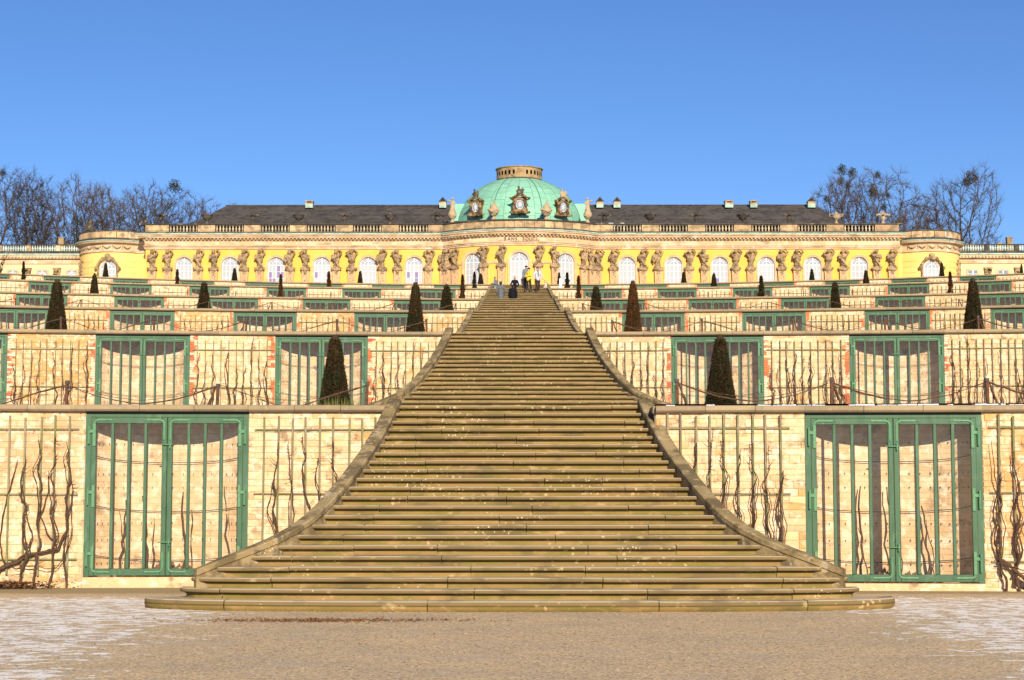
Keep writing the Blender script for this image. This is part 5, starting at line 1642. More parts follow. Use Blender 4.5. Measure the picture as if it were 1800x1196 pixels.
# ---- rounded side pavilions
def pavilion(s):
    cx = s*fx(914+719.5) ; cx = s*39.6; cy = DP+4.6; Rv = 3.62
    def ppt(a, r_=0.0): return (cx+(Rv+r_)*math.sin(a), cy-(Rv+r_)*math.cos(a))
    arcp = [ppt(s*(-.75 + 2.6*i/26)) for i in range(27)]
    tail = [(arcp[-1][0], cy+5)]
    if s > 0: path = [(XR-.3, DP+.9), (XR+.35, DP+1.7)] + arcp + tail
    else: path = [tail[0]] + arcp[::-1] + [(XL-.35, DP+1.7), (XL+.3, DP+.9)]
    zc = lambda y: zy(y, DP+1.0)
    sd_ = 'pavilion'
    Z0 = ZB; Zt = zc(442.5)
    m = MB()
    # wall, leaving the arched window open
    hw = .80; zsw = zc(458.0)-hw; aw = math.asin((s*fx(914+726)-cx)/Rv) if False else s*.05
    full = [p for p in path]
    def mp(u, o): return ppt(u/Rv, o)
    ua, ub = sorted((s*-.75*Rv, s*1.85*Rv))
    wall_strip(m, mp, ua, ub, [(aw*Rv, hw, zsw)], Z0, Zt, None)
    if s > 0: ex = [(XR-.3, DP+.9), (XR+.35, DP+1.7), arcp[0]]
    else: ex = [arcp[0], (XL-.35, DP+1.7), (XL+.3, DP+.9)]
    for p0, p1 in zip(ex[:-1], ex[1:]): m.quad((*p0,Z0),(*p1,Z0),(*p1,Zt),(*p0,Zt))
    if s > 0: p0, p1 = arcp[-1], tail[0]
    else: p0, p1 = tail[0], arcp[-1]
    m.quad((*p0,Z0),(*p1,Z0),(*p1,Zt),(*p0,Zt))
    P_('pavilion_wall', m.mesh('pavilion_wall', M['yellow_pav']))
    # rusticated bands
    for q in range(7):
        zz = zc(450)-.55*q
        for b0, b1 in ((-.72, -.36), (.47, 1.75)):
            a_, b_ = sorted((s*b0, s*b1)); mm = MB()
            mm.sweep([(0,zz-.02),(.035,zz-.02),(.035,zz-.5),(0,zz-.5)], [ppt(a_+(b_-a_)*j/8) for j in range(9)])
            P_('rustication_course', fixn(mm.mesh('rustication_course', M['yellow_pav'])))
    def pb(name, y0, y1, out, mat, prof=None):
        m = MB(); za, zb = zc(y1), zc(y0); m.sweep(prof(za,zb) if prof else [(-.3,za),(out,za),(out,zb),(-.3,zb)], path)
        P_(name, fixn(m.mesh(name, mat)))
    pb('architrave', 439.0, 442.8, .12, M['sand']); pb('frieze', 430.0, 439.0, .07, M['sand'])
    pb('cornice', 423.8, 430.0, .5, M['sand'], lambda a,b:[(-.3,a),(.12,a),(.2,a+.1),(.42,a+.16),(.50,a+.3),(.50,b),(-.3,b)])
    pb('copper_flashing', 422.4, 423.8, .56, M['copper_dull']); pb('blocking_course', 417.8, 422.4, .26, M['dark'])
    # swags on the frieze
    for q in range(9):
        a = s*(-.45 + .26*q); p = ppt(a, .10); m = MB()
        zc0 = zc(434.5)
        m.tube([(-.36,0,.10),(-.18,-.03,-.05),(0,-.05,-.10),(.18,-.03,-.05),(.36,0,.10)], [.04,.07,.08,.07,.04], 5)
        m.box(-.46,-.42,-.02,.05,-.2,.2)
        P_('festoon', m.mesh('festoon', M['herm']), (p[0],p[1],zc0), (0,0,a))
    # parapet stones
    L = along(path, 1.25, 0)
    tot = path
    m = MB()
    segs = []
    n = 9
    for q in range(n):
        a0, a1 = sorted((s*(-.75+2.6*q/n+.006), s*(-.75+2.6*(q+1)/n-.006))); mm = MB()
        mm.sweep([(-.14,zc(417.8)),(.17,zc(417.8)),(.17,zc(406.5)),(-.14,zc(406.5))], [ppt(a0+(a1-a0)*j/4) for j in range(5)])
        P_('parapet_stone', fixn(mm.mesh('parapet_stone', M['parapet'])))
    mm = MB(); mm.sweep([(-.14,zc(417.8)),(.17,zc(417.8)),(.17,zc(406.5)),(-.14,zc(406.5))], ex); P_('parapet_stone', fixn(mm.mesh('parapet_stone', M['parapet'])))
    pb('parapet_rail', 405.2, 406.5, .24, M['dark'])
    m = MB(); m.add([(p[0],p[1],zc(407)) for p in arcp]+[(tail[0][0],tail[0][1],zc(407)),(s*36,cy+5,zc(407))], [tuple(range(len(arcp)+2))]); P_('flat_roof', m.mesh('flat_roof', M['copper_dull']))
    # window with carved surround
    wz = win_unit(hw, zsw, 0)
    p = ppt(aw, -.14); wdw = P_('window', wz[0], (p[0], p[1], ZB), (0,0,aw)); obj('window_pane', wz[1], wdw)
    H = zsw-ZB; parts = []
    for i in range(13):
        a = PI*(i-.6)/11.8; e = .16 if i not in (6,) else .3
        parts.append(('s', ((hw+.2)*math.cos(a), -.20, H+(hw+.2)*math.sin(a)), (e,.16,e)))
    parts += [('s',(0,-.25,H+hw+.42),(.30,.2,.28)),('s',(-.45,-.22,H+hw+.22),(.22,.16,.14)),('s',(.45,-.22,H+hw+.22),(.22,.16,.14)),('s',(-1.15,-.2,H+.05),(.16,.14,.2)),('s',(1.15,-.2,H+.05),(.16,.14,.2)),
              ('c',[(-hw-.14,-.17,0),(-hw-.14,-.17,H)],[.11,.11]),('c',[(hw+.14,-.17,0),(hw+.14,-.17,H)],[.11,.11])]
    me = remesh(parts, .06, .05, 6, 9); me.materials.clear(); me.materials.append(M['dormer'] if False else M['herm']); obj('carved_surround', me, wdw, (0,0,0))
    # trophy panels hung on the wall
    for aa in (.98, 1.42):
        parts = [('s',(rr_.uniform(-.14,.14),-.08,.3*q),(rr_.uniform(.12,.28),.10,rr_.uniform(.14,.24))) for q in range(12)]
        me = remesh(parts, .06, .05, 6, 4); me.materials.clear(); me.materials.append(M['herm']); p = ppt(s*aa); P_('trophy_relief', me, (p[0],p[1],zc(452)-3.5), (0,0,s*aa))
rr_ = random.Random(2)
pavilion(-1); pavilion(1)
# ---- low side wings (separate buildings running on behind the pavilions)
DWG = DP+10
def wing(s):
    sd = 'left' if s < 0 else 'right'
    root = thing('side_wing', f'low cream palace wing with small windows and balustrade at the {sd} edge of the photo', 'building', (s*42, DWG, ZB), 0, 'low wings beside the palace')
    zc = lambda y: zy(y, DWG)
    pq = F/(DWG*math.cos(TILT)+slope(450)*DWG*math.sin(TILT))
    wx = lambda p: (p-914)/pq
    x0, x1 = (wx(-160), wx(175)) if s < 0 else (wx(1660), wx(1990))
    def W(name, me, loc=(0,0,0), parent=None, **k): 
        return obj(name, me, parent or root, (loc[0]-s*42, loc[1]-DWG, loc[2]-ZB) if parent is None else loc, **k)
    m = MB(); m.box(x0, x1, DWG, DWG+10, ZB, zc(464)); W('wing_wall', m.mesh('wing_wall', M['yellow_pale']))
    for nm, y0, y1, o_, mt in (('architrave',461,464,.1,'sand'),('frieze',455,461,.06,'sand'),('cornice',449,455,.35,'sand'),('copper_flashing',446.5,449,.42,'copper_dull'),('blocking_course',441.5,446.5,.2,'dark')):
        m = MB(); m.box(x0, x1, DWG-o_, DWG+.3, zc(y1), zc(y0)); W(nm, m.mesh(nm, M[mt]))
    m = MB(); x = x0
    while x < x1: m.box(x, x+.16, DWG-.48, DWG-.35, zc(453.5), zc(450.5)); x += .34
    W('dentil_row', m.mesh('dentil_row', M['sand']))['kind'] = 'stuff'
    m = MB(); m.box(x0, x1, DWG-.22, DWG+.1, zc(431.6), zc(430)); W('balustrade_rail', m.mesh('balustrade_rail', M['dark']))
    peds = [c + 52.8*i for c in ((-51,) if s < 0 else (1681.5,)) for i in range(0, 7)]
    peds = [p for p in ([103-51.5*i for i in range(5)] if s < 0 else [1683+51.8*i for i in range(6)])]
    for p in peds:
        m = MB(); m.box(wx(p-4), wx(p+4), DWG-.18, DWG+.06, zc(441.5), zc(431.6)); W('parapet_pedestal', m.mesh('parapet_pedestal', M['parapet'] if s < 0 else M['dark']))
        for i in range(10):
            for sg in (1,):
                xb = wx(p+4 + (51.5-8)*(i+.5)/10)
                if x0 < xb < x1: W('baluster', BAL_L, (xb, DWG-.06, zc(441.5)), scale=(1.1,1.1,(zc(431.6)-zc(441.5))/.6))
    if s < 0: ws, cs = [127.5-52*i for i in range(5)], [101.5-52*i for i in range(5)]
    else: ws, cs = [1709.5+53*i for i in range(5)], [1736+53*i for i in range(5)]
    for p in ws:
        m = MB(); hw_ = 8.0/pq
        m.box(wx(p)-hw_-.18, wx(p)+hw_+.18, DWG-.06, DWG+.0, zc(500), zc(473.5)); ww = W('window', m.mesh('window', M['trim']))
        m = MB(); m.box(wx(p)-hw_, wx(p)+hw_, DWG-.066, DWG-.02, zc(500), zc(476.3)); obj('window_pane', m.mesh('window_pane', M['pane_dark']), ww, (0,0,0))
        m = MB(); m.box(wx(p)-.07, wx(p)+.07, DWG-.10, DWG-.067, zc(500), zc(476.3)); m.box(wx(p)-hw_, wx(p)+hw_, DWG-.10, DWG-.067, zc(483), zc(482)); obj('window_bar', m.mesh('window_bar', M['white']), ww, (0,0,0))
        if s < 0:
            m = MB(); m.box(wx(p)-hw_*.85, wx(p)+hw_*.85, DWG-.09, DWG-.0665, zc(499), zc(478)); obj('window_blind', m.mesh('window_blind', M['pane']), ww)
    for p in cs:
        m = MB(); c = wx(p)
        m.add([(c-.28,DWG-.18,zc(486)),(c+.28,DWG-.18,zc(486)),(c+.42,DWG-.26,zc(471)),(c-.42,DWG-.26,zc(471)),(c-.28,DWG,zc(486)),(c+.28,DWG,zc(486)),(c+.42,DWG,zc(471)),(c-.42,DWG,zc(471))], [(0,1,2,3),(1,5,6,2),(4,0,3,7),(3,2,6,7)])
        m.box(c-.26, c+.26, DWG-.12, DWG, ZB, zc(486))
        rx = random.Random(int(p)+500)
        for q in range(14): 
            e = .09; x_, z__ = c+rx.uniform(-.32,.32), zc(rx.uniform(473,485)); m.box(x_-e, x_+e, DWG-.32, DWG-.18, z__-e*.8, z__+e*.8)
        W('capital_pilaster', m.mesh('capital_pilaster', M['herm']))
    # chimney
    cp = 107.5 if s < 0 else 1775.5
    m = MB(); D = DWG+5; c = (cp-914)/sxy(425, D); m.box(c-.27, c+.27, D, D+.7, ZB+5, zy(418.5, D)); m.box(c-.32, c+.32, D-.05, D+.75, zy(418.5, D), zy(417.5, D)); W('chimney', m.mesh('chimney', M['brick_ring']))
    if s > 0: m = MB(); c = (1758-914)/sxy(425, D); m.box(c-.25, c+.25, D, D+.6, ZB+5, zy(427.5, D)); W('chimney', m.mesh('chimney', M['brick_ring']))
bl = MB(); bl.lathe([(.05,0),(.085,.02),(.085,.06),(.05,.09),(.11,.22),(.11,.30),(.05,.45),(.045,.50),(.085,.54),(.085,.60)], 8); BAL_L = shade(bl.mesh('baluster', M['baluster_lt']), 50)
wing(-1); wing(1)
# ---- dark sculpture groups on the pavilion parapets
SG = remesh(fig_putti(3) + [('s',(.1,0,.95),(.12,.12,.13)),('s',(.08,0,.65),(.2,.17,.28)),('c',[(-.3,0,0),(-.35,0,.5)],[.16,.1]),('s',(.34,0,.2),(.2,.18,.22))], .04, .05, 6, 8)
SG.materials.clear(); SG.materials.append(M['urn_dark'])
for px_, D, y, sc_, lab in ((157,DP+2.2,405.5,1.15,'dark stone sculpture group on the left pavilion parapet'),(253,DP+.7,395.5,.80,'small dark sculpture at the left corner of the main balustrade'),
                      (1580,DP+.7,395.5,.85,'small dark sculpture at the right corner of the main balustrade'),(1655,DP+2.4,405.5,.5,'tiny dark sculpture on the right pavilion parapet')):
    o = obj('parapet_sculpture', SG, None, ((px_-914)/sxy(y, D), D, zy(y, D)-.05), None, (sc_*.9, sc_*.9, sc_)); tag(o, lab, 'sculpture', 'sculptures on the parapet corners')

# ================================================================== BARE TREES
def bare_tree(seed, H, blobs, base_h, N=1300, lean=0.0):
    """space colonisation: branches grow towards points scattered through the crown"""
    from mathutils import kdtree
    r = random.Random(seed); att = []
    while len(att) < N:
        c, ra = blobs[r.randrange(len(blobs))]
        v = Vector((r.gauss(0,1), r.gauss(0,1), r.gauss(0,1))).normalized()*(r.random()**.42)
        p = Vector((c[0]+v.x*ra[0], c[1]+v.y*ra[1], c[2]+v.z*ra[2])); att.append(p)
    nodes = []; par = []
    z = 0.0; x = 0.0; y = 0.0
    while z < base_h:
        nodes.append(Vector((x, y, z))); par.append(len(nodes)-2); z += .45; x += lean*.45 + r.uniform(-.05,.05); y += r.uniform(-.05,.05)
    step = .42; alive = att
    for it in range(70):
        kd = kdtree.KDTree(len(nodes))
        for i, p in enumerate(nodes): kd.insert(p, i)
        kd.balance()
        pull = {}; rest = []
        for p in alive:
            co, i, d = kd.find(p)
            if d < .62: continue
            rest.append(p)
            if d < 9.0: pull.setdefault(i, Vector((0,0,0))); pull[i] += (p-nodes[i]).normalized()
        alive = rest
        if not pull: break
        for i, v in pull.items():
            if v.length < 1e-3: continue
            prev = (nodes[i]-nodes[par[i]]).normalized() if par[i] >= 0 else Vector((0,0,1))
            d = (v.normalized()*.75 + prev*.42 + Vector((r.gauss(0,.16), r.gauss(0,.16), r.gauss(.06,.12)))).normalized()
            q = nodes[i]+d*step
            nodes.append(q); par.append(i)
    n = len(nodes); w_ = [0.0]*n; ch = [0]*n
    for i in range(n-1, 0, -1):
        if ch[i] == 0: w_[i] = 1.0
        if par[i] >= 0: w_[par[i]] += w_[i]; ch[par[i]] += 1
    rad = [.019*max(v, 1)**.48 for v in w_]
    tr = MB(); br = MB()
    def seg(m, p0, p1, r0, r1, k_):
        d = p1-p0
        if d.length < 1e-5: return
        d.normalize(); u = d.orthogonal().normalized(); v = d.cross(u); vs = []
        for (p, rr) in ((p0,r0),(p1,r1)):
            for k in range(k_):
                a = 2*PI*k/k_; vs.append(tuple(p+(u*math.cos(a)+v*math.sin(a))*rr))
        m.add(vs, [(k,(k+1)%k_,(k+1)%k_+k_,k+k_) for k in range(k_)])
    for i in range(1, n):
        if par[i] < 0: continue
        rp = min(rad[par[i]], rad[i]*1.25)
        m = tr if rad[i] > .09 else br
        seg(m, nodes[par[i]], nodes[i], rp, rad[i], 7 if rad[i] > .09 else 4 if rad[i] > .03 else 3)
        if rad[i] < .055:
            d0 = (nodes[i]-nodes[par[i]]).normalized()
            for q in range(6 if rad[i] < .032 else 2):
                d = (d0*.9 + Vector((r.gauss(0,.5), r.gauss(0,.5), r.gauss(.18,.4)))).normalized()
                L = r.uniform(.4,1.15); a = nodes[i]; b = a+d*L*.5; c = b+(d+Vector((r.gauss(0,.3),r.gauss(0,.3),r.gauss(.1,.2)))).normalized()*L*.5
                seg(br, a, b, .013, .010, 3); seg(br, b, c, .010, .006, 3)
    return tr.mesh('trunk', M['bark']), br.mesh('crown', M['twig']), br
TREES = [bare_tree(101, 18, [((0,0,12.4),(4.0,4.0,5.2)), ((1.6,0,9.5),(3.2,3,3.0))], 5.0),
         bare_tree(202, 18, [((-2.0,0,13),(2.8,3,4.6)), ((2.2,0,12),(2.9,3,4.6)), ((0,0,8),(3.5,3,2.2))], 3.4),
         bare_tree(303, 18, [((0,0,12),(5.4,5,5.0)), ((-3.5,0,9),(2.6,2.5,2.6)), ((3.6,0,8.8),(2.8,2.5,2.4))], 4.0, 1700),
         bare_tree(404, 18, [((1.2,0,12.8),(3.2,3.2,4.8)), ((-2.4,0,10.2),(2.3,2.3,2.4))], 5.6, 1100, .05),
         bare_tree(505, 16, [((-2.8,0,11.5),(2.4,2.4,3.6)), ((2.6,0,10.5),(3.0,2.6,4.2)), ((0,0,13.5),(2.2,2.2,2.6)), ((-4.6,0,7.0),(2.0,2,1.6))], 3.0, 1300)]
def height(b): return max(v[2] for v in b.v)
TH_ = [height(t[2]) for t in TREES]
TW_ = [max(abs(v[0]) for v in t[2].v) for t in TREES]
mm = MB(); r = random.Random(66)
for q in range(500):
    d = Vector((r.gauss(0,1), r.gauss(0,1), r.gauss(0,1))).normalized()*r.uniform(.3,1)*.5; e = .07
    mm.add([tuple(d+Vector((r.uniform(-e,e),r.uniform(-e,e),r.uniform(-e,e)))) for _ in range(3)], [(0,1,2)])
MIS = mm.mesh('mistletoe', M['mistletoe'])
mm = MB()
for q in range(1600):
    z = r.random(); a = r.uniform(0,6.3); rr2 = (.5-.25*z)*r.uniform(.5,1); c = Vector((rr2*math.cos(a), rr2*math.sin(a), z)); e = .06
    mm.add([tuple(c+Vector((r.uniform(-e,e),r.uniform(-e,e),r.uniform(-e,e)*.15))) for _ in range(3)], [(0,1,2)])
IVY = mm.mesh('ivy', M['ivy'])
# centre px, top y, distance, variant, rotation, mistletoe [(dx px, y, size)], ivy?
TSPEC = [
 (4, 284, 200, 2, .3, [(2,305,1.2)], 0, 'bare tree with mistletoe cut by the left edge of the photo'),
 (52, 293, 204, 1, 2.0, [(24,326,.7)], 0, 'bare forked tree, second from the left edge'),
 (98, 330, 214, 3, 4.0, [], 0, 'smaller bare tree behind the left wing chimney'),
 (137, 296, 203, 0, 1.2, [], 1, 'tall bare tree with an ivy-clad trunk above the left pavilion'),
 (176, 306, 206, 1, 5.1, [], 1, 'bare tree with ivy just right of the ivy-clad tallest one'),
 (236, 322, 212, 4, 2.6, [], 0, 'thin bare tree behind the left pavilion parapet'),
 (262, 311, 205, 0, 3.9, [], 0, 'bare tree left of the mistletoe-bearing one'),
 (297, 318, 208, 3, 0.2, [(8,328,2.1)], 0, 'bare tree with one large mistletoe ball above the left balustrade'),
 (362, 338, 215, 0, 2.9, [], 0, 'bare round-crowned tree at the left end of the roof'),
 (412, 348, 222, 4, 4.4, [], 0, 'small bare tree peeping above the left roof end'),
 (1486, 287, 206, 4, 0.9, [(-8,302,1.6),(14,300,1.6),(-12,318,1.3),(12,325,1.2),(-36,353,1.1)], 0, 'bare crooked tree full of mistletoe at the right roof end'),
 (1545, 289, 204, 2, 3.3, [(-4,310,1.2),(-10,337,1.8),(-14,345,1.4),(20,345,1.0),(10,364,1.2)], 0, 'broad bare tree with mistletoe above the right balustrade'),
 (1598, 346, 224, 0, 1.1, [], 0, 'low bare tree between the two tall right-hand ones'),
 (1690, 283, 202, 1, 2.3, [(14,307,2.3),(8,320,1.4)], 0, 'tallest bare tree on the right, with dark mistletoe in its crown'),
 (1650, 330, 214, 3, 3.0, [], 0, 'bare tree just left of the tallest right-hand tree'),
 (1744, 405, 230, 4, 3.7, [], 0, 'tiny bare tree beyond the right wing'),
]
for (px_, yt, D, var, rz, mis, ivy, lab) in TSPEC:
    tr, br, b_ = TREES[var]
    zt = zy(yt, D); H = zt-ZB; sc_ = H/TH_[var]; x = (px_-914)/sxy((yt+420)/2, D)
    sxw = sc_*(.92 if yt < 300 else .98)
    o = thing('bare_tree', lab, 'tree', (x, D, ZB-.1), rz, 'leafless trees behind the palace')
    obj('trunk', tr, o, (0,0,0), None, (sxw,sxw,sc_)); obj('crown', br, o, (0,0,0), None, (sxw,sxw,sc_))
    for dx, ym, sz in mis:
        loc = Matrix.Rotation(-rz, 3, 'Z') @ Vector((dx/sxy(ym, D), 0, zy(ym, D)-ZB+.1))
        tgt = Vector((loc.x/sxw, loc.y/sxw, loc.z/sc_))
        best = min(b_.v[::5], key=lambda v: (v[0]-tgt.x)**2+(v[1]-tgt.y)**2*.15+(v[2]-tgt.z)**2)
        obj('mistletoe', MIS, o, (best[0]*sxw, best[1]*sxw, best[2]*sc_), None, (sz*.85, sz*.85, sz*.85))['kind'] = 'stuff'
    if ivy: obj('ivy', IVY, o, (0,0,0), None, (2.6,2.6,H*.72))['kind'] = 'stuff'
# ================================================================== PEOPLE
def cloth(name, c, rough=.9):
    return Mat(name, c, rough, .1).nz(tuple(v*.75 for v in c)+(1,), 9, .45, .6, .6).done()
SKIN = Mat('skin', (.55,.30,.21), .6).done(); HAIR = cloth('dark_hair', (.03,.02,.015)); SHOE = cloth('dark_leather', (.03,.022,.018), .5)
def person(label, px_, D, z, h, coat, trouser, rz, stride=.1, arms='down', hat=None, hatc=None, scarf=None, longcoat=False, child=False):
    x = (px_-913)/sxy(500, D)
    o = thing('person', label, 'person', (x, D, z), rz, 'visitors on the staircase')
    k = h/1.75
    def S(p): return (p[0]*k, p[1]*k, p[2]*k)
    hs = 1.25 if child else 1.0
    hipz = .92; shz = 1.44
    L = {}
    for s in (-1, 1):
        fy = s*stride
        L[s] = dict(hip=(s*.09,0,hipz), knee=(s*.10,fy*.6-.03,.50), ank=(s*.10,fy,.09), toe=(s*.12,fy-.16,.03), sh=(s*.18,0,shz))
        if arms == 'down': L[s].update(el=(s*.25,.02,1.15), wr=(s*.24,-.08,.90))
        elif arms == 'pocket': L[s].update(el=(s*.31,.06,1.16), wr=(s*.20,-.10,.95))
        elif arms == 'front': L[s].update(el=(s*.27,-.04,1.17), wr=(s*.10,-.26,1.10))
        elif arms == 'leash': L[s].update(el=(s*.28,.0,1.16), wr=((s*.34 if s > 0 else s*.24),-.14,.95))
    P = []
    c = lambda pts, r: P.append(('c', [S(p) for p in pts], [q*k for q in r]))
    e = lambda p, r: P.append(('s', S(p), tuple(q*k for q in r)))
    # head with face
    hz = 1.62
    e((0,-.0,hz), (.078*hs,.095*hs,.115*hs)); e((0,-.03,hz-.06), (.055*hs,.065*hs,.06*hs)); e((0,-.10*hs,hz-.01), (.014,.024,.028)); e((0,-.088*hs,hz-.055), (.026,.012,.010))
    for s in (-1, 1): e((s*.078*hs,.005,hz-.005), (.014,.022,.03)); e((s*.03,-.085*hs,hz+.015), (.012,.012,.010))
    c([(0,.01,shz-.02),(0,.0,hz-.08)], [.06,.052])
    e((0,0,1.34), (.155,.10,.16)); e((0,0,1.12), (.13,.09,.16)); e((0,0,.96), (.145,.10,.12)); c([(-.15,0,1.42),(.15,0,1.42)], [.06,.06])
    for s in (-1, 1):
        l = L[s]
        c([l['hip'], l['knee'], l['ank']], [.085,.055,.04]); c([l['ank'], l['toe']], [.04,.035])
        c([l['sh'], l['el'], l['wr']], [.05,.04,.028])
        w_ = Vector(l['wr']); dn = (w_-Vector(l['el'])).normalized()
        pm_ = w_ + dn*.06; e(tuple(pm_), (.026,.036,.045))
        for f in range(4):
            b = pm_ + dn*.03 + Vector((0,(f-1.5)*.017,0)); ln = (.06,.075,.07,.052)[f]
            c([tuple(b), tuple(b+dn*ln*.55+Vector((-s*.004,-.004,0))), tuple(b+dn*ln+Vector((-s*.016,-.010,0)))], [.0095,.0088,.0075])
        c([tuple(pm_+Vector((0,-.03,.01))), tuple(pm_+Vector((-s*.01,-.055,-.01))), tuple(pm_+Vector((-s*.015,-.06,-.04)))], [.010,.009,.008])
    me = remesh(P, .0105*k); me.materials.clear(); me.materials.append(SKIN); me.name = 'body'; obj('body', me, o)
    # coat
    P.clear()
    hem = .55 if longcoat else .80
    e((0,0,1.34), (.195,.135,.17)); e((0,0,1.12), (.175,.13,.2)); c([(-.16,0,1.43),(.16,0,1.43)], [.075,.075]); c([(0,0,1.05),(0,0,hem+.10)], [.17,.185])
    e((0,0,hem+.12), (.20,.15,.13)); c([(-.05,.02,1.49),(.05,.02,1.49)], [.065,.065])
    for s in (-1, 1): l = L[s]; c([l['sh'], l['el'], l['wr']], [.075,.066,.052])
    me = remesh(P, .018*k, .012*k, 9/k, int(px_)); me.materials.clear(); me.materials.append(coat); obj('coat', me, o)
    # trousers and shoes
    P.clear(); e((0,0,.93), (.155,.115,.12))
    for s in (-1, 1):
        l = L[s]; c([l['hip'], l['knee'], (l['ank'][0],l['ank'][1],l['ank'][2]+.02)], [.105,.078,.066])
    me = remesh(P, .018*k, .008*k, 9/k, 3); me.materials.clear(); me.materials.append(trouser); obj('trousers', me, o)
    for s in (-1, 1):
        l = L[s]; P.clear(); c([(l['ank'][0],l['ank'][1]+.05,.045),(l['toe'][0],l['toe'][1]-.01,.035)], [.052,.045]); me = remesh(P, .014*k); me.materials.clear(); me.materials.append(SHOE); obj('shoe', me, o)
    P.clear(); e((0,.025,hz+.03), (.088*hs,.098*hs,.105*hs)); c([(0,.07,hz+.02),(0,.07,hz-.06)], [.06,.05])
    me = remesh(P, .014*k); me.materials.clear(); me.materials.append(HAIR); obj('hair', me, o)
    if hat:
        P.clear()
        e((0,.0,hz+.085), (.095*hs,.112*hs,.062*hs))
        if hat == 'brim': e((0,-.02,hz+.06), (.155,.165,.018))
        if hat == 'peak': e((0,-.11,hz+.06), (.07,.07,.014))
        if hat == 'cone': c([(0,0,hz+.1),(0,.01,hz+.24)], [.06,.012])
        me = remesh(P, .012*k); me.materials.clear(); me.materials.append(hatc or SHOE); obj('hat', me, o)
    if scarf:
        P.clear(); c([(-.07,-.03,1.48),(0,-.10,1.46),(.07,-.03,1.48),(0,.06,1.49),(-.07,-.03,1.48)], [.035]*5); c([(.02,-.12,1.46),(.03,-.165,1.25),(.02,-.17,1.05)], [.035,.035,.03])
        me = remesh(P, .014*k); me.materials.clear(); me.materials.append(scarf); obj('scarf', me, o)
    return o
GREY = cloth('grey_wool', (.13,.135,.14)); BLACK = cloth('black_cloth', (.012,.012,.015)); YEL = cloth('yellow_jacket_cloth', (.80,.58,.05)); WHT = cloth('pale_grey_jacket_cloth', (.50,.52,.56))
BEI = cloth('beige_cloth', (.45,.31,.18)); DRK = cloth('dark_trouser_cloth', (.03,.025,.024)); BLU = cloth('blue_grey_cloth', (.16,.20,.24)); RED = cloth('dark_red_cloth', (.16,.03,.03)); JEAN = cloth('grey_jeans', (.10,.11,.13))
z4, z5 = TH*4, TH*5
D4_, D5_ = DK[4], DK[5]
def dist_for(yh, ztop_): return (ztop_-EYE)/slope(yh)
person('man seen from behind in a grey coat and grey cap climbing the stairs', 880.3, dist_for(495, z4+1.80), z4, 1.80, GREY, JEAN, PI, .12, 'pocket', 'flat', GREY, longcoat=True)
person('person in black seen from behind, lower down beside the grey-coated man', 901.5, dist_for(500.5, z4+1.72), z4, 1.72, BLACK, BLACK, PI, .05, 'down', None, longcoat=True)
person('person in a black coat with pinkish pointed hat, facing the camera', 905, dist_for(486.5, z5+1.72), z5, 1.70, BLACK, DRK, .1, .06, 'pocket', 'cone', Mat('pinkish_hat', (.5,.25,.22)).done())
person('small child in beige clothes with a dark red cap', 919.5, D5_+1.4, z5, 1.02, BEI, BEI, .2, .08, 'down', 'flat', RED, child=True)
person('person in a bright yellow jacket and dark trousers with a black brimmed hat', 929.5, D5_-.6, z5-.30, 1.72, YEL, DRK, -.9, .16, 'front', 'brim', BLACK)
person('person in dark clothes mostly hidden behind the yellow jacket', 925, D5_+.9, z5, 1.76, BLU, DRK, .4, .06, 'down', 'brim', DRK)
person('person in a pale grey jacket and scarf with a black hat, holding a dog leash', 945, D5_-.55, z5-.30, 1.76, WHT, DRK, .15, .14, 'leash', 'flat', BLACK, GREY)
person('person in a blue-grey jacket leaning by the left curb at the top', 871, dist_for(486, z5+1.7), z5, 1.66, BLU, BEI, 1.2, .05, 'front')
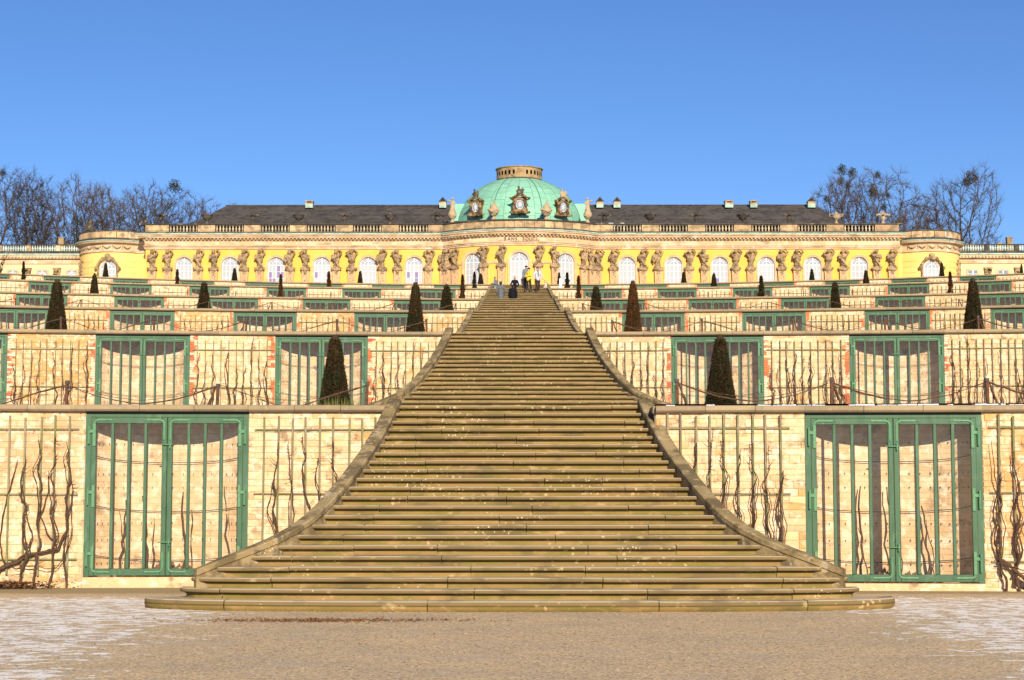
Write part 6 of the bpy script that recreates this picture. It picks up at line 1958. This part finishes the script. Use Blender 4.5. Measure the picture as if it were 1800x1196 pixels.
# dog on a leash
x = (958.5-913)/sxy(505, D5_+.1)
P = [('s',(0,.02,.20),(.10,.13,.17)),('s',(0,-.06,.34),(.085,.08,.10)),('s',(0,-.07,.47),(.075,.085,.075)),('s',(0,-.15,.45),(.038,.06,.035)),('c',[(-.05,-.10,.3),(-.055,-.13,.02)],[.035,.028]),('c',[(.05,-.10,.3),(.055,-.13,.02)],[.035,.028]),
     ('s',(-.09,.04,.10),(.06,.11,.09)),('s',(.09,.04,.10),(.06,.11,.09)),('c',[(-.09,-.02,.04),(-.09,-.14,.03)],[.035,.03]),('c',[(.09,-.02,.04),(.09,-.14,.03)],[.035,.03]),('c',[(0,.14,.1),(.06,.24,.14),(.10,.26,.26)],[.03,.024,.012])]
me = remesh(P, .012); me.materials.clear(); me.materials.append(Mat('dog_fur', (.62,.52,.42), .95).nz((.18,.11,.07,1), 6, .52, .58, .9).done())
d_ = thing('dog', 'small white and brown dog sitting at the top of the stairs', 'dog', (x, D5_+.1, z5), .3)
obj('body', me, d_)
for s in (-1, 1):
    me = remesh([('s',(s*.065,-.06,.52),(.022,.03,.05))], .01); me.materials.clear(); me.materials.append(HAIR); obj('ear', me, d_)
m = MB(); xa = (945-913)/sxy(500, D5_)+.30; m.tube([(xa, D5_-.7, z5+.62),(xa+.25,D5_-.5,z5+.48),(x-.03,D5_+.02,z5+.40)], .009, 4)
tag(obj('dog_leash', m.mesh('dog_leash', M['iron'])), 'thin dark leash running from the pale-jacketed person to the dog', 'leash')
# white post
x = (985.5-913)/sxy(500, D5_+1.0); D = D5_+1.0
o = thing('bollard', 'plain white post at the right end of the stairs on the fifth terrace', 'bollard', (x, D, z5))
m = MB(); h_ = zy(490, D)-z5; m.cbox(-.10,.10,-.10,.10,0,h_-.03,.008); obj('post', m.mesh('post', M['postw']), o)
m = MB(); m.cbox(-.085,.085,-.085,.085,h_-.03,h_,.01); obj('post_cap', m.mesh('post_cap', M['postw']), o)
m = MB(); m.box(-.14,.14,-.14,.14,-.01,.04); obj('base_plate', m.mesh('base_plate', M['iron']), o)
